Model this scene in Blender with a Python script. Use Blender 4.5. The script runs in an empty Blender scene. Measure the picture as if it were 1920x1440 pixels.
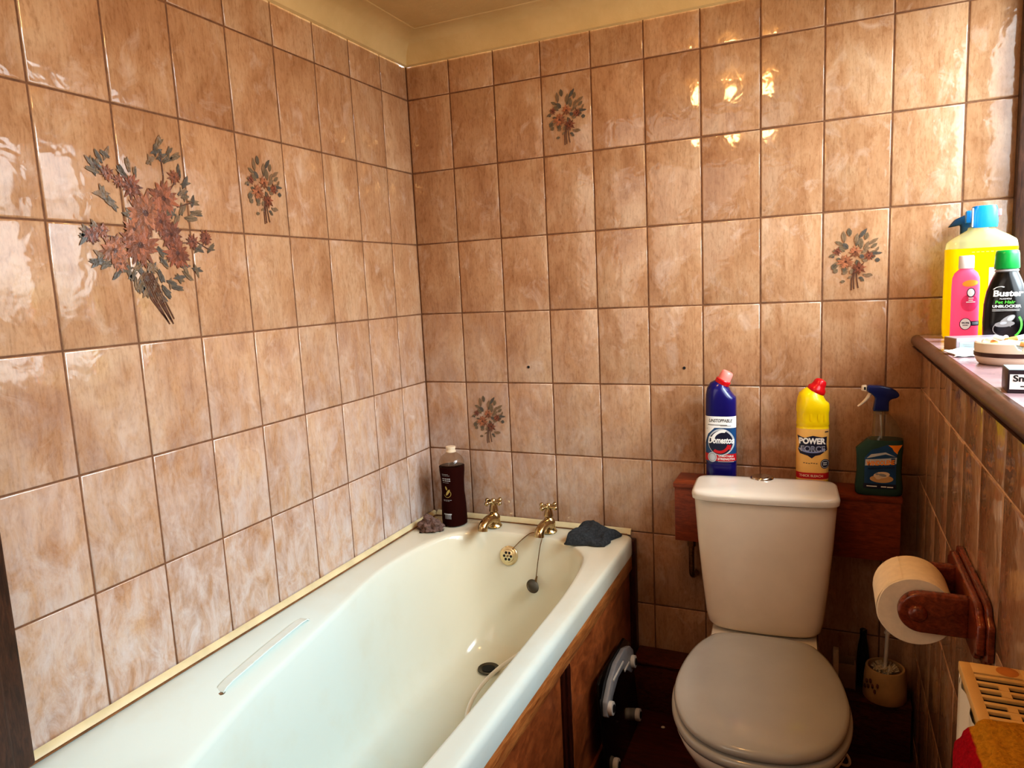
import bpy, bmesh, math, random
from mathutils import Vector, Matrix, noise
random.seed(7)
sc = bpy.context.scene
C = sc.collection
PI = math.pi
def R(d): return math.radians(d)
def lin(r, g, b):
    f = lambda c: (c/255/12.92) if c/255 <= .04045 else ((c/255+.055)/1.055)**2.4
    return (f(r), f(g), f(b), 1)

# ------------------------------------------------------------------ materials
class NT:
    def __init__(s, name):
        s.m = bpy.data.materials.new(name); s.m.use_nodes = True
        s.t = s.m.node_tree; s.t.nodes.clear()
        s.out = s.t.nodes.new('ShaderNodeOutputMaterial')
    def n(s, kind, **kw):
        nd = s.t.nodes.new(kind)
        for k, v in kw.items():
            if k in nd.inputs.keys(): nd.inputs[k].default_value = v
            else: setattr(nd, k, v)
        return nd
    def l(s, a, b): s.t.links.new(a, b)
    def coords(s, scale=(1,1,1), off=None):
        tc = s.n('ShaderNodeTexCoord'); mp = s.n('ShaderNodeMapping')
        mp.inputs['Scale'].default_value = scale
        s.l(tc.outputs['Object'], mp.inputs['Vector'])
        return mp.outputs['Vector']
    def noise(s, vec, scale, detail=4, rough=.55, dist=0):
        nd = s.n('ShaderNodeTexNoise'); nd.inputs['Scale'].default_value = scale
        nd.inputs['Detail'].default_value = detail; nd.inputs['Roughness'].default_value = rough
        nd.inputs['Distortion'].default_value = dist
        s.l(vec, nd.inputs['Vector']); return nd.outputs['Fac']
    def ramp(s, fac, stops):
        r = s.n('ShaderNodeValToRGB'); e = r.color_ramp.elements
        while len(e) < len(stops): e.new(.5)
        for i, (p, c) in enumerate(stops):
            e[i].position = p; e[i].color = c if len(c) == 4 else (*c, 1)
        s.l(fac, r.inputs['Fac']); return r.outputs['Color']
    def mix(s, fac, a, b, mode='MIX'):
        m = s.n('ShaderNodeMix', data_type='RGBA', blend_type=mode)
        for idx, v in ((0, fac), (6, a), (7, b)):
            if hasattr(v, 'is_linked'): s.l(v, m.inputs[idx])
            else: m.inputs[idx].default_value = v
        return m.outputs[2]
    def pbsdf(s, col, rough=.5, metal=0, spec=.5, **kw):
        p = s.n('ShaderNodeBsdfPrincipled')
        if hasattr(col, 'is_linked'): s.l(col, p.inputs['Base Color'])
        else: p.inputs['Base Color'].default_value = col
        if hasattr(rough, 'is_linked'): s.l(rough, p.inputs['Roughness'])
        else: p.inputs['Roughness'].default_value = rough
        p.inputs['Metallic'].default_value = metal
        p.inputs['Specular IOR Level'].default_value = spec
        for k, v in kw.items(): p.inputs[k].default_value = v
        s.l(p.outputs[0], s.out.inputs['Surface']); return p
    def bump(s, p, height, strength=.3, dist=.01):
        b = s.n('ShaderNodeBump'); b.inputs['Strength'].default_value = strength
        b.inputs['Distance'].default_value = dist
        s.l(height, b.inputs['Height']); s.l(b.outputs[0], p.inputs['Normal'])

def plain(name, rgb, rough=.45, metal=0, var=.12, scale=30, spec=.5, bump=0, **kw):
    t = NT(name); v = t.coords()
    n = t.noise(v, scale, 5)
    c = lin(*rgb); d = tuple(x*(1-var) for x in c[:3])+(1,); e = tuple(min(1, x*(1+var)) for x in c[:3])+(1,)
    p = t.pbsdf(t.ramp(n, [(.3, d), (.7, e)]), rough, metal, spec, **kw)
    if bump: t.bump(p, n, bump, .003)
    return t.m

def wood(name, dark, light, scale=(1,1,1), rough=.4, gs=14, spec=.4):
    t = NT(name); v = t.coords(scale)
    a = t.noise(v, gs, 6, .6, 1.2); b = t.noise(v, gs*5, 4, .6)
    mid = tuple((x+y)/2 for x, y in zip(lin(*dark), lin(*light)))
    c1 = t.ramp(a, [(.3, lin(*dark)), (.52, mid), (.72, lin(*light))])
    c2 = t.ramp(b, [(.35, (.55,.5,.5,1)), (.6, (1,1,1,1))])
    p = t.pbsdf(t.mix(.6, c1, c2, 'MULTIPLY'), rough, 0, spec)
    t.bump(p, b, .15, .002); return t.m

def tile_mat():
    t = NT('tile_glaze')
    at = t.n('ShaderNodeAttribute', attribute_name='tint')
    tc = t.n('ShaderNodeTexCoord')
    off = t.n('ShaderNodeVectorMath', operation='SCALE'); off.inputs['Scale'].default_value = 9.0
    t.l(at.outputs['Vector'], off.inputs[0])
    ad = t.n('ShaderNodeVectorMath', operation='ADD')
    t.l(tc.outputs['Object'], ad.inputs[0]); t.l(off.outputs[0], ad.inputs[1])
    def mp(sx, sy, sz):
        m = t.n('ShaderNodeMapping'); m.inputs['Scale'].default_value = (sx, sy, sz); t.l(ad.outputs[0], m.inputs['Vector']); return m.outputs[0]
    big = t.noise(mp(1,1,.6), 8, 5, .6, .6)
    streak = t.noise(mp(85,85,8), 1, 6, .75, .8)
    fine = t.noise(mp(1,1,.35), 210, 3, .6)
    pale = t.noise(mp(1,1,.7), 17, 6, .65, .8)
    c = t.ramp(big, [(.3, lin(170,126,92)), (.5, lin(189,148,113)), (.72, lin(203,170,138))])
    s2 = t.ramp(streak, [(.3, (.60,.52,.45,1)), (.52, (1,1,1,1))])
    c = t.mix(.45, c, s2, 'MULTIPLY')
    f2 = t.ramp(fine, [(.28, (.62,.54,.48,1)), (.5, (1,1,1,1))])
    c = t.mix(.5, c, f2, 'MULTIPLY')
    blot = t.noise(mp(1.2,1.2,.5), 30, 6, .7, 1.0)
    c = t.mix(.5, c, t.ramp(blot, [(.32, (.66,.55,.45,1)), (.5, (1,1,1,1))]), 'MULTIPLY')
    pf = t.ramp(pale, [(.55, (0,0,0,1)), (.78, (.65,.65,.65,1))])
    c = t.mix(pf, c, lin(214,190,172))
    sep = t.n('ShaderNodeSeparateColor'); t.l(at.outputs['Color'], sep.inputs[0])
    tv = t.ramp(sep.outputs[2], [(0, (.86,.84,.82,1)), (1, (1.0,1.0,1.0,1))])
    c = t.mix(1.0, c, tv, 'MULTIPLY')
    # limescale and soap film low beside the bath, plus daylight paleness painted in
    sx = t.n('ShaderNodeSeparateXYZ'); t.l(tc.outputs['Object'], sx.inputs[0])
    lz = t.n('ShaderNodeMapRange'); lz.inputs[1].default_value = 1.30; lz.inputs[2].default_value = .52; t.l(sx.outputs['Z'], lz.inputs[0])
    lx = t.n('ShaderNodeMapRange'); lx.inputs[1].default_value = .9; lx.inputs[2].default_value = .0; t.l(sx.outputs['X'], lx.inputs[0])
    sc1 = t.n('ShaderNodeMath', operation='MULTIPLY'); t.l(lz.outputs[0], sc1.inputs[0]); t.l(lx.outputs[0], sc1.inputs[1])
    scum_daylight = t.ramp(t.noise(mp(1.6,1.6,.8), 14, 6, .7, .6), [(.36, (.1,.1,.1,1)), (.66, (1,1,1,1))])
    sc2 = t.n('ShaderNodeMath', operation='MULTIPLY'); t.l(sc1.outputs[0], sc2.inputs[0]); t.l(scum_daylight, sc2.inputs[1])
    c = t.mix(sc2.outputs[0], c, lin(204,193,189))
    p = t.pbsdf(c, .09, 0, .6)
    # wavy hand-made glaze
    w = t.noise(mp(1,1,1), 24, 2, .5, .4)
    t.bump(p, w, .15, .01)
    return t.m

def glassy(name, tint, diff, mixd=.25, gloss=.12, rough=.08, transl=0.0):
    """thin clear or tinted plastic: tinted transparency, some body colour, a gloss coat"""
    t = NT(name)
    tr = t.n('ShaderNodeBsdfTransparent'); tr.inputs[0].default_value = lin(*tint)
    df = t.n('ShaderNodeBsdfDiffuse'); df.inputs[0].default_value = lin(*diff)
    body = df.outputs[0]
    if transl:
        tl = t.n('ShaderNodeBsdfTranslucent'); tl.inputs[0].default_value = lin(*diff)
        mm = t.n('ShaderNodeMixShader'); mm.inputs[0].default_value = transl
        t.l(df.outputs[0], mm.inputs[1]); t.l(tl.outputs[0], mm.inputs[2]); body = mm.outputs[0]
    m1 = t.n('ShaderNodeMixShader'); m1.inputs[0].default_value = mixd
    t.l(tr.outputs[0], m1.inputs[1]); t.l(body, m1.inputs[2])
    gl = t.n('ShaderNodeBsdfGlossy'); gl.inputs['Roughness'].default_value = rough
    lw = t.n('ShaderNodeLayerWeight'); lw.inputs[0].default_value = gloss
    ge = t.n('ShaderNodeNewGeometry'); sb_ = t.n('ShaderNodeMath', operation='SUBTRACT', use_clamp=True); t.l(lw.outputs['Fresnel'], sb_.inputs[0]); t.l(ge.outputs['Backfacing'], sb_.inputs[1])
    m2 = t.n('ShaderNodeMixShader'); t.l(sb_.outputs[0], m2.inputs[0])
    t.l(m1.outputs[0], m2.inputs[1]); t.l(gl.outputs[0], m2.inputs[2])
    t.l(m2.outputs[0], t.out.inputs['Surface']); return t.m

def attr_mat(name, attr, rough=.6, mixn=.25, scale=120, bump=0, spec=.3, **kw):
    t = NT(name); a = t.n('ShaderNodeAttribute', attribute_name=attr)
    n = t.noise(t.coords(), scale, 4)
    d = t.ramp(n, [(.3, (.5,.5,.5,1)), (.65, (1.15,1.15,1.15,1))])
    p = t.pbsdf(t.mix(mixn, a.outputs['Color'], d, 'MULTIPLY'), rough, 0, spec, **kw)
    if bump: t.bump(p, n, bump, .004)
    return t.m

MT = {}
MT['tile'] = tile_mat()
MT['grout'] = plain('grout', (112,76,50), .8, var=.3, scale=60)
MT['grout_light'] = plain('pale_grout', (205,165,125), .8, var=.25, scale=60)
def ceil_mat():
    t = NT('stained_ceiling_paint'); v = t.coords()
    a = t.noise(v, 3, 5, .6); b = t.noise(v, 60, 4, .6)
    p = t.pbsdf(t.ramp(a, [(.3, lin(196,168,118)), (.7, lin(222,196,148))]), .55, 0, .3)
    t.bump(p, b, .35, .004); return t.m
MT['ceiling'] = ceil_mat()
MT['plaster'] = plain('hall_plaster', (205,180,150), .8)
MT['floor'] = wood('floor_wood', (45,14,8), (105,42,24), (1,6,1), .35, 8)
MT['skirt'] = wood('skirting_wood', (55,22,12), (120,58,32), (3,12,12), .4)
MT['panel'] = wood('bath_panel_wood', (112,54,26), (196,114,62), (8,1.6,2.4), .33, 6)
MT['rail'] = wood('bath_rail_wood', (146,82,40), (226,152,86), (14,1.5,14), .35, 6)
MT['mould'] = wood('moulding_wood', (38,14,8), (80,34,18), (9,9,1.5), .3)
MT['boxing'] = wood('boxing_wood', (112,48,22), (150,72,36), (2,10,10), .42, 7)
MT['mahog'] = wood('turned_mahogany', (92,38,20), (150,72,40), (6,2,8), .22, 9, .6)
MT['darkwood'] = wood('dark_frame_wood', (42,24,16), (84,52,36), (8,8,1.2), .35)
MT['sill'] = wood('sill_paint', (70,44,34), (112,76,62), (5,1.2,5), .28, 8, .5)
def bath_mat():
    t = NT('bath_enamel'); v = t.coords()
    g = t.n('ShaderNodeSeparateXYZ'); tc = t.n('ShaderNodeTexCoord'); t.l(tc.outputs['Object'], g.inputs[0])
    mr = t.n('ShaderNodeMapRange'); mr.inputs[1].default_value = -.75; mr.inputs[2].default_value = -.15
    t.l(g.outputs['Y'], mr.inputs[0])
    a = t.noise(v, 5, 5, .6)
    base = t.mix(mr.outputs[0], lin(210,225,221), lin(220,212,188))   # creamier towards the tap end
    c = t.mix(t.ramp(a, [(.5, (0,0,0,1)), (.75, (.35,.35,.35,1))]), base, lin(206,202,180))
    p = t.pbsdf(c, .12, 0, .5); t.bump(p, t.noise(v, 9, 2), .08, .01); return t.m
MT['bath'] = bath_mat()
MT['trim'] = plain('seal_strip', (214,200,160), .45, var=.12, scale=15)
MT['stain'] = plain('seal_mould', (120,82,48), .7, var=.4, scale=25)
MT['ceramic'] = plain('ceramic_white', (222,214,200), .14, var=.05, scale=6)
MT['cist'] = plain('ceramic_cistern', (226,212,192), .16, var=.06, scale=7)
MT['seat'] = plain('seat_plastic', (172,172,166), .13, var=.05, scale=7)
MT['brass'] = plain('aged_brass', (186,164,122), .2, 1.0, var=.25, scale=40)
MT['chrome'] = plain('dull_chrome', (190,180,165), .2, 1.0, var=.2, scale=60)
MT['darkmetal'] = plain('dark_metal', (84,76,64), .3, .8, var=.3)
MT['rosebrass'] = plain('pale_brass', (226,206,160), .25, .7, var=.08)
MT['chain'] = plain('chain_metal', (140,112,80), .35, 1.0, var=.4, scale=200)
MT['black'] = plain('black_void', (8,6,5), .7)
MT['blackglass'] = plain('black_glass', (10,9,9), .12)
MT['greyplast'] = plain('grey_plastic', (150,150,150), .4)
MT['paleplast'] = plain('pale_plastic', (215,208,196), .4)
MT['cloth'] = plain('grey_cloth', (56,58,60), .95, var=.35, scale=160, spec=.1, bump=.6)
MT['sponge'] = plain('sponge_mesh', (112,90,82), .9, var=.35, scale=150, spec=.1, bump=.6)
MT['hose'] = plain('white_hose', (232,230,222), .3, var=.03)
MT['clearacr'] = glassy('clear_acrylic', (235,245,245), (235,240,240), .3, .35)
MT['handle'] = plain('pale_clear_handle', (216,230,226), .12, var=.03)
MT['clear'] = glassy('clear_plastic', (230,218,204), (220,200,180), .07, .32)
MT['cola'] = glassy('brown_liquid', (70,20,14), (46,18,14), .93, .06)
MT['cream'] = plain('cream_plastic', (226,206,178), .4)
MT['navy'] = plain('navy_plastic', (22,20,92), .18, var=.1, scale=8)
MT['red'] = plain('red_plastic', (200,20,30), .25, var=.05)
MT['pinkcap'] = plain('pink_cap', (240,140,130), .35, var=.1)
MT['yellow'] = plain('yellow_plastic', (240,206,10), .25, var=.04)
MT['peach'] = plain('label_peach', (236,186,104), .35, var=.12, scale=14)
MT['white'] = plain('white_print', (240,240,236), .4, var=.02)
MT['print_dark'] = plain('dark_print', (22,26,52), .4, var=.02)
MT['print_black'] = plain('black_print', (14,14,14), .4, var=.02)
MT['print_red'] = plain('red_print', (190,24,34), .4, var=.03)
MT['print_pink'] = plain('pink_print', (236,60,110), .35, var=.15)
MT['print_teal'] = plain('teal_print', (26,74,120), .35, var=.3, scale=20)
MT['print_blue'] = plain('blue_print', (60,70,130), .35, var=.1)
MT['print_lilac'] = plain('lilac_print', (140,150,190), .35, var=.1)
MT['print_orange'] = plain('orange_print', (244,150,40), .4, var=.06)
MT['print_silver'] = plain('silver_print', (190,196,200), .35, var=.1)
MT['print_green'] = plain('green_print', (90,200,70), .4, var=.05)
MT['print_gold'] = plain('gold_print', (170,150,80), .4, var=.1)
MT['print_tan'] = plain('tan_print', (196,160,112), .4, var=.1)
MT['clearteal'] = glassy('pale_clear_plastic', (236,230,218), (200,200,180), .07, .32)
MT['tealliq'] = glassy('teal_liquid', (140,160,148), (72,100,92), .6, .1)
MT['trigblue'] = plain('trigger_blue', (18,36,96), .25, var=.06)
MT['yelliq'] = glassy('yellow_liquid', (255,236,40), (255,232,20), .85, .1, transl=.5)
MT['yelclear'] = glassy('pale_yellow_plastic', (255,250,205), (245,245,215), .4, .3, transl=.6)
MT['pinkliq'] = glassy('pink_liquid', (255,160,190), (255,140,185), .7, .15, transl=.6)
MT['greenliq'] = glassy('pale_green_plastic', (160,200,160), (110,150,120), .4, .3)
MT['capblue'] = plain('bright_blue_plastic', (10,140,225), .25, var=.05)
MT['darkteal'] = plain('dark_teal_plastic', (12,56,84), .3, var=.05)
MT['capwhite'] = plain('white_cap', (235,232,230), .35, var=.03)
MT['capgreen'] = plain('green_cap', (0,150,62), .3, var=.04)
MT['jet'] = plain('jet_bottle', (14,14,15), .2, var=.1)
MT['paper'] = plain('tissue_paper', (240,236,228), .85, var=.05, bump=.2)
MT['rollpaper'] = plain('roll_paper', (242,226,198), .9, var=.05, scale=90, spec=.1, bump=.25)
MT['card'] = plain('brown_card', (150,116,84), .9)
MT['ashcer'] = plain('ashtray_glaze', (226,212,190), .2, var=.05)
MT['ashband'] = plain('ashtray_band', (62,36,28), .25)
MT['ash'] = plain('cigarette_ash', (170,178,182), .95, var=.5, scale=180, bump=.8)
MT['butt'] = plain('cigarette_tip', (214,150,84), .8)
MT['silverbox'] = plain('silver_card', (170,160,170), .28, .3, var=.25, scale=12)
MT['packdark'] = plain('pack_dark', (46,34,44), .35)
MT['packtop'] = plain('pack_top', (150,176,180), .3, var=.1)
MT['magenta'] = glassy('magenta_plastic', (240,30,240), (225,10,225), .75, .25, transl=.4)
MT['radside'] = plain('radiator_enamel', (236,226,204), .3, var=.05, scale=10)
MT['radtop'] = plain('radiator_yellowed', (226,184,112), .4, var=.12, scale=12)
MT['rust'] = plain('rust_patch', (190,120,44), .7, var=.2)
MT['towel'] = attr_mat('towel_terry', 'col', .95, .55, 260, .9, .05)
MT['decal'] = attr_mat('floral_print', 'col', .2, .3, 90, .3, .5)
MT['bristle'] = plain('brush_bristle', (205,188,158), .9, var=.2)
MT['pot'] = plain('brush_pot_ceramic', (206,170,118), .3, var=.15, scale=20)
MT['rose'] = plain('pot_motif', (112,60,40), .5, var=.4, scale=60)
MT['bulb'] = plain('lamp_glass', (240,230,210), .3)

# ------------------------------------------------------------------ geometry helpers: each returns (verts, faces)
def g_box(x0, x1, y0, y1, z0, z1, bev=0, seg=2):
    bm = bmesh.new(); bmesh.ops.create_cube(bm, size=1)
    for v in bm.verts:
        v.co = Vector(((x0+x1)/2+v.co.x*(x1-x0), (y0+y1)/2+v.co.y*(y1-y0), (z0+z1)/2+v.co.z*(z1-z0)))
    if bev: bmesh.ops.bevel(bm, geom=bm.edges[:], offset=bev, segments=seg, affect='EDGES', profile=.5)
    return from_bm(bm)
def from_bm(bm):
    bm.verts.index_update()
    r = ([v.co.copy() for v in bm.verts], [[v.index for v in f.verts] for f in bm.faces]); bm.free(); return r
def g_prism(poly, axis, a, b, bev=0, seg=2):
    """extrude polygon [(p,q)] along axis between a and b; axis 'y': (x,z), 'x': (y,z), 'z': (x,y)"""
    def mk(p, q, t): return {'y': (p, t, q), 'x': (t, p, q), 'z': (p, q, t)}[axis]
    bm = bmesh.new()
    vs = [bm.verts.new(mk(p, q, a)) for p, q in poly]; f = bm.faces.new(vs)
    e = bmesh.ops.extrude_face_region(bm, geom=[f])
    for v in e['geom']:
        if isinstance(v, bmesh.types.BMVert): v.co = Vector(mk(*[c for i, c in enumerate(v.co) if i != 'xyz'.index(axis)], b))
    bmesh.ops.recalc_face_normals(bm, faces=bm.faces[:])
    if bev: bmesh.ops.bevel(bm, geom=bm.edges[:], offset=bev, segments=seg, affect='EDGES', profile=.5)
    return from_bm(bm)
def g_loft(rings, cap0=True, cap1=True, closed=True):
    n = len(rings[0]); vs = [Vector(p) for r in rings for p in r]; fs = []
    for i in range(len(rings)-1):
        for j in range(n if closed else n-1):
            k = (j+1) % n
            fs.append([i*n+j, i*n+k, (i+1)*n+k, (i+1)*n+j])
    if cap0: fs.append(list(range(n))[::-1])
    if cap1: fs.append([(len(rings)-1)*n+j for j in range(n)])
    return vs, fs
def ring(c, rx, ry, n=2.0, N=40, tilt=0, rot=0):
    out = []
    for i in range(N):
        a = 2*PI*i/N; ca, sa = math.cos(a), math.sin(a)
        x = rx*math.copysign(abs(ca)**(2/n), ca); y = ry*math.copysign(abs(sa)**(2/n), sa)
        v = Vector((x, y, 0))
        if tilt: v = Matrix.Rotation(tilt, 3, 'Y') @ v
        if rot: v = Matrix.Rotation(rot, 3, 'Z') @ v
        out.append(Vector(c)+v)
    return out
def g_lathe(prof, c=(0,0,0), N=36, d=(0,0,1)):
    q = Vector((0,0,1)).rotation_difference(Vector(d).normalized()).to_matrix(); c = Vector(c)
    rings = [[c+q @ Vector((r*math.cos(2*PI*i/N), r*math.sin(2*PI*i/N), z)) for i in range(N)] for r, z in prof]
    return g_loft(rings)
def g_cyl(a, b, r, N=20, r2=None):
    a, b = Vector(a), Vector(b); L = (b-a).length
    return g_lathe([(r, 0), (r2 if r2 else r, L)], a, N, b-a)
def g_tube(pts, r, N=10, sub=6, radii=None):
    P = [Vector(p) for p in pts]; rad = radii or [r]*len(P)
    D, RR = [], []
    for i in range(len(P)-1):
        p0, p1, p2, p3 = P[max(0, i-1)], P[i], P[i+1], P[min(len(P)-1, i+2)]
        for s in range(sub):
            t = s/sub
            D.append(.5*((2*p1)+(p2-p0)*t+(2*p0-5*p1+4*p2-p3)*t*t+(3*p1-p0-3*p2+p3)*t**3)); RR.append(rad[i]*(1-t)+rad[i+1]*t)
    D.append(P[-1]); RR.append(rad[-1])
    rings = []; up = None
    for i, p in enumerate(D):
        t = (D[min(i+1, len(D)-1)]-D[max(i-1, 0)]).normalized()
        if up is None: up = t.orthogonal().normalized()
        up = (up-t*up.dot(t)).normalized(); s = t.cross(up)
        rings.append([p+(up*math.cos(2*PI*j/N)+s*math.sin(2*PI*j/N))*RR[i] for j in range(N)])
    return g_loft(rings)
def g_sphere(c, r, sx=1, sy=1, sz=1, sub=2):
    bm = bmesh.new(); bmesh.ops.create_icosphere(bm, subdivisions=sub, radius=r)
    for v in bm.verts: v.co = Vector((v.co.x*sx, v.co.y*sy, v.co.z*sz))+Vector(c)
    return from_bm(bm)
def xf(g, m): return ([m @ v for v in g[0]], g[1])
def join(*gs):
    V, F = [], []
    for g in gs:
        o = len(V); V += g[0]; F += [[i+o for i in f] for f in g[1]]
    return V, F
def spline(pts, sub=10):
    P = [Vector(p) for p in pts]; n = len(P); out = []
    for i in range(n):
        p0, p1, p2, p3 = P[i-1], P[i], P[(i+1) % n], P[(i+2) % n]
        for s in range(sub):
            t = s/sub
            out.append(.5*((2*p1)+(p2-p0)*t+(2*p0-5*p1+4*p2-p3)*t*t+(3*p1-p0-3*p2+p3)*t**3))
    return out

def obj(name, geo, mat, parent=None, sharp=40, origin=None):
    V, F = geo; me = bpy.data.meshes.new(name)
    o0 = Vector(origin) if origin else Vector((0,0,0))
    me.from_pydata([v-o0 for v in V], [], F); me.validate()
    bm = bmesh.new(); bm.from_mesh(me)
    bmesh.ops.recalc_face_normals(bm, faces=bm.faces[:])
    bm.to_mesh(me); bm.free()
    me.shade_smooth(); me.set_sharp_from_angle(angle=R(sharp))
    me.materials.append(MT[mat] if isinstance(mat, str) else mat)
    o = bpy.data.objects.new(name, me); C.objects.link(o)
    if origin: o.location = o0
    if parent:
        o.parent = parent
        if not origin: o.matrix_parent_inverse = Matrix.Identity(4)
    return o
def tag(o, label, cat, group=None):
    o['label'] = label; o['category'] = cat
    if group: o['group'] = group
    return o
def thing(name, label, cat, loc=(0,0,0), rot=(0,0,0), group=None):
    o = bpy.data.objects.new(name, None); C.objects.link(o); o.empty_display_size = .05
    o.location = loc; o.rotation_euler = rot
    return tag(o, label, cat, group)
def struct(name, geo, mat, sharp=40):
    o = obj(name, geo, mat, None, sharp); o['kind'] = 'structure'; return o

def text_geo(s, size, shear=0, bold=.0, width=None):
    cu = bpy.data.curves.new('t', 'FONT'); cu.body = s; cu.size = size; cu.align_x = 'CENTER'; cu.align_y = 'CENTER'
    cu.shear = shear; cu.offset = bold*size; cu.resolution_u = 3
    o = bpy.data.objects.new('t', cu); C.objects.link(o)
    bpy.context.view_layer.update()
    ev = o.evaluated_get(bpy.context.evaluated_depsgraph_get()); me = ev.to_mesh()
    V = [v.co.copy() for v in me.vertices]; F = [list(p.vertices) for p in me.polygons]
    ev.to_mesh_clear(); bpy.data.objects.remove(o); bpy.data.curves.remove(cu)
    if width and V:
        w = max(v.x for v in V)-min(v.x for v in V)
        V = [Vector((v.x*width/w, v.y, 0)) for v in V]
    return V, F
def g2_rect(u0, u1, v0, v1, n=14, m=4, f=None):
    V = [Vector((u0+(u1-u0)*i/n, v0+(v1-v0)*j/m, 0)) for j in range(m+1) for i in range(n+1)]
    F = [[j*(n+1)+i, j*(n+1)+i+1, (j+1)*(n+1)+i+1, (j+1)*(n+1)+i] for j in range(m) for i in range(n)]
    return V, F
def g2_ell(cu, cv, a, b, rot=0, a0=0, a1=2*PI, inner=0, N=36, M=4):
    V, F = [], []
    for j in range(M+1):
        k = inner+(1-inner)*j/M
        for i in range(N+1):
            t = a0+(a1-a0)*i/N; x, y = a*k*math.cos(t), b*k*math.sin(t)
            V.append(Vector((cu+x*math.cos(rot)-y*math.sin(rot), cv+x*math.sin(rot)+y*math.cos(rot), 0)))
    for j in range(M):
        for i in range(N):
            F.append([j*(N+1)+i, j*(N+1)+i+1, (j+1)*(N+1)+i+1, (j+1)*(N+1)+i])
    return V, F
def g2_poly(pts):
    """fan polygon in label space, subdivided so it can wrap"""
    bm = bmesh.new(); f = bm.faces.new([bm.verts.new((p[0], p[1], 0)) for p in pts])
    bmesh.ops.triangulate(bm, faces=[f])
    bmesh.ops.subdivide_edges(bm, edges=bm.edges[:], cuts=3, use_grid_fill=True)
    return from_bm(bm)
def shift(g, du, dv, rot=0):
    return ([Vector((du+v.x*math.cos(rot)-v.y*math.sin(rot), dv+v.x*math.sin(rot)+v.y*math.cos(rot), 0)) for v in g[0]], g[1])

class Bottle:
    """body of superellipse rings [(z, cx, rx, ry, n, tilt)], local origin at base centre; front faces -y"""
    def __init__(s, rings, N=48): s.r = [tuple(q)+(0,)*(6-len(q)) for q in rings]; s.N = N
    def geo(s, scale=1.0, z0=None, z1=None, capped=True):
        rs = []
        for z, cx, rx, ry, n, t in s.r:
            if z0 is not None and z < z0-1e-6 or z1 is not None and z > z1+1e-6: continue
            rs.append(ring((cx, 0, z), rx*scale, ry*scale, n, s.N, t))
        if z1 is not None and not any(abs(q[0]-z1) < 1e-4 for q in s.r):
            cx, rx, ry, n = s.at(z1); rs.append(ring((cx, 0, z1), rx*scale, ry*scale, n, s.N))
        return g_loft(rs, capped, capped)
    def at(s, z):
        q = s.r
        for a, b in zip(q, q[1:]):
            if a[0] <= z <= b[0]:
                t = (z-a[0])/(b[0]-a[0]+1e-9); return tuple(a[i]*(1-t)+b[i]*t for i in (1, 2, 3, 4))
        return q[-1][1:5] if z > q[-1][0] else q[0][1:5]
    def wrap(s, g, off):
        out = []
        for v in g[0]:
            cx, rx, ry, n = s.at(v.y); u = max(-.985, min(.985, v.x/rx))
            y = -ry*(1-abs(u)**n)**(1/n)
            nx, ny = abs(u)**(n-1)*math.copysign(1, u)/rx, -(abs(y/ry)**(n-1))/ry
            L = math.hypot(nx, ny) or 1
            out.append(Vector((cx+u*rx+nx/L*off, y+ny/L*off, v.y)))
        return out, g[1]

# ------------------------------------------------------------------ room
W, BO, LO, RH, Z0 = .1533, .153, .146, .228, 1.89
XW, XF = 1.458, 1.640
def tile_wall(name, fmap, us, vs, grout='grout', skip=None, gw=.0014):
    V, F, MI, TI = [], [], [], []
    rings = [(0, -.0030), (.0006, -.0012), (.0016, -.0004), (.0036, 0)]
    for i in range(len(us)-1):
        for j in range(len(vs)-1):
            u0, u1, v0, v1 = us[i]+gw, us[i+1]-gw, vs[j]+gw, vs[j+1]-gw
            if skip and skip((u0+u1)/2, (v0+v1)/2): continue
            if u1-u0 < .008 or v1-v0 < .008: continue
            tint = (random.random(), random.random(), random.random(), 1)
            dz = [random.uniform(-.0005, .0004) for _ in range(4)]
            b = len(V)
            for ins, d in rings:
                for k, (u, v) in enumerate(((u0+ins, v0+ins), (u1-ins, v0+ins), (u1-ins, v1-ins), (u0+ins, v1-ins))):
                    V.append(fmap(u, v, d+dz[k])); TI.append(tint)
            for r in range(3):
                for k in range(4):
                    m = (k+1) % 4; F.append([b+r*4+k, b+r*4+m, b+r*4+4+m, b+r*4+4+k]); MI.append(0)
            F.append([b+12, b+13, b+14, b+15]); MI.append(0)
    b = len(V)
    for u, v in ((us[0]-.01, vs[0]-.01), (us[-1]+.01, vs[0]-.01), (us[-1]+.01, vs[-1]), (us[0]-.01, vs[-1])): V.append(fmap(u, v, -.0016)); TI.append((0,0,0,1))
    F.append([b, b+1, b+2, b+3]); MI.append(1)
    me = bpy.data.meshes.new(name); me.from_pydata(V, [], F)
    me.materials.append(MT['tile']); me.materials.append(MT[grout])
    me.polygons.foreach_set('material_index', MI)
    ca = me.color_attributes.new('tint', 'FLOAT_COLOR', 'POINT')
    for k, t in enumerate(TI): ca.data[k].color = t
    me.shade_smooth(); me.set_sharp_from_angle(angle=R(55))
    o = bpy.data.objects.new(name, me); C.objects.link(o); o['kind'] = 'structure'
    return o
vrows = [0.0, Z0-8*RH] + [Z0-RH*k for k in range(7, -1, -1)] + [1.995]
ub = [0.0] + [BO+W*k for k in range(10)] + [XF]
wall_back = tile_wall('wall_back', lambda u, v, d: (u, -d, v), ub, vrows)
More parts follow.
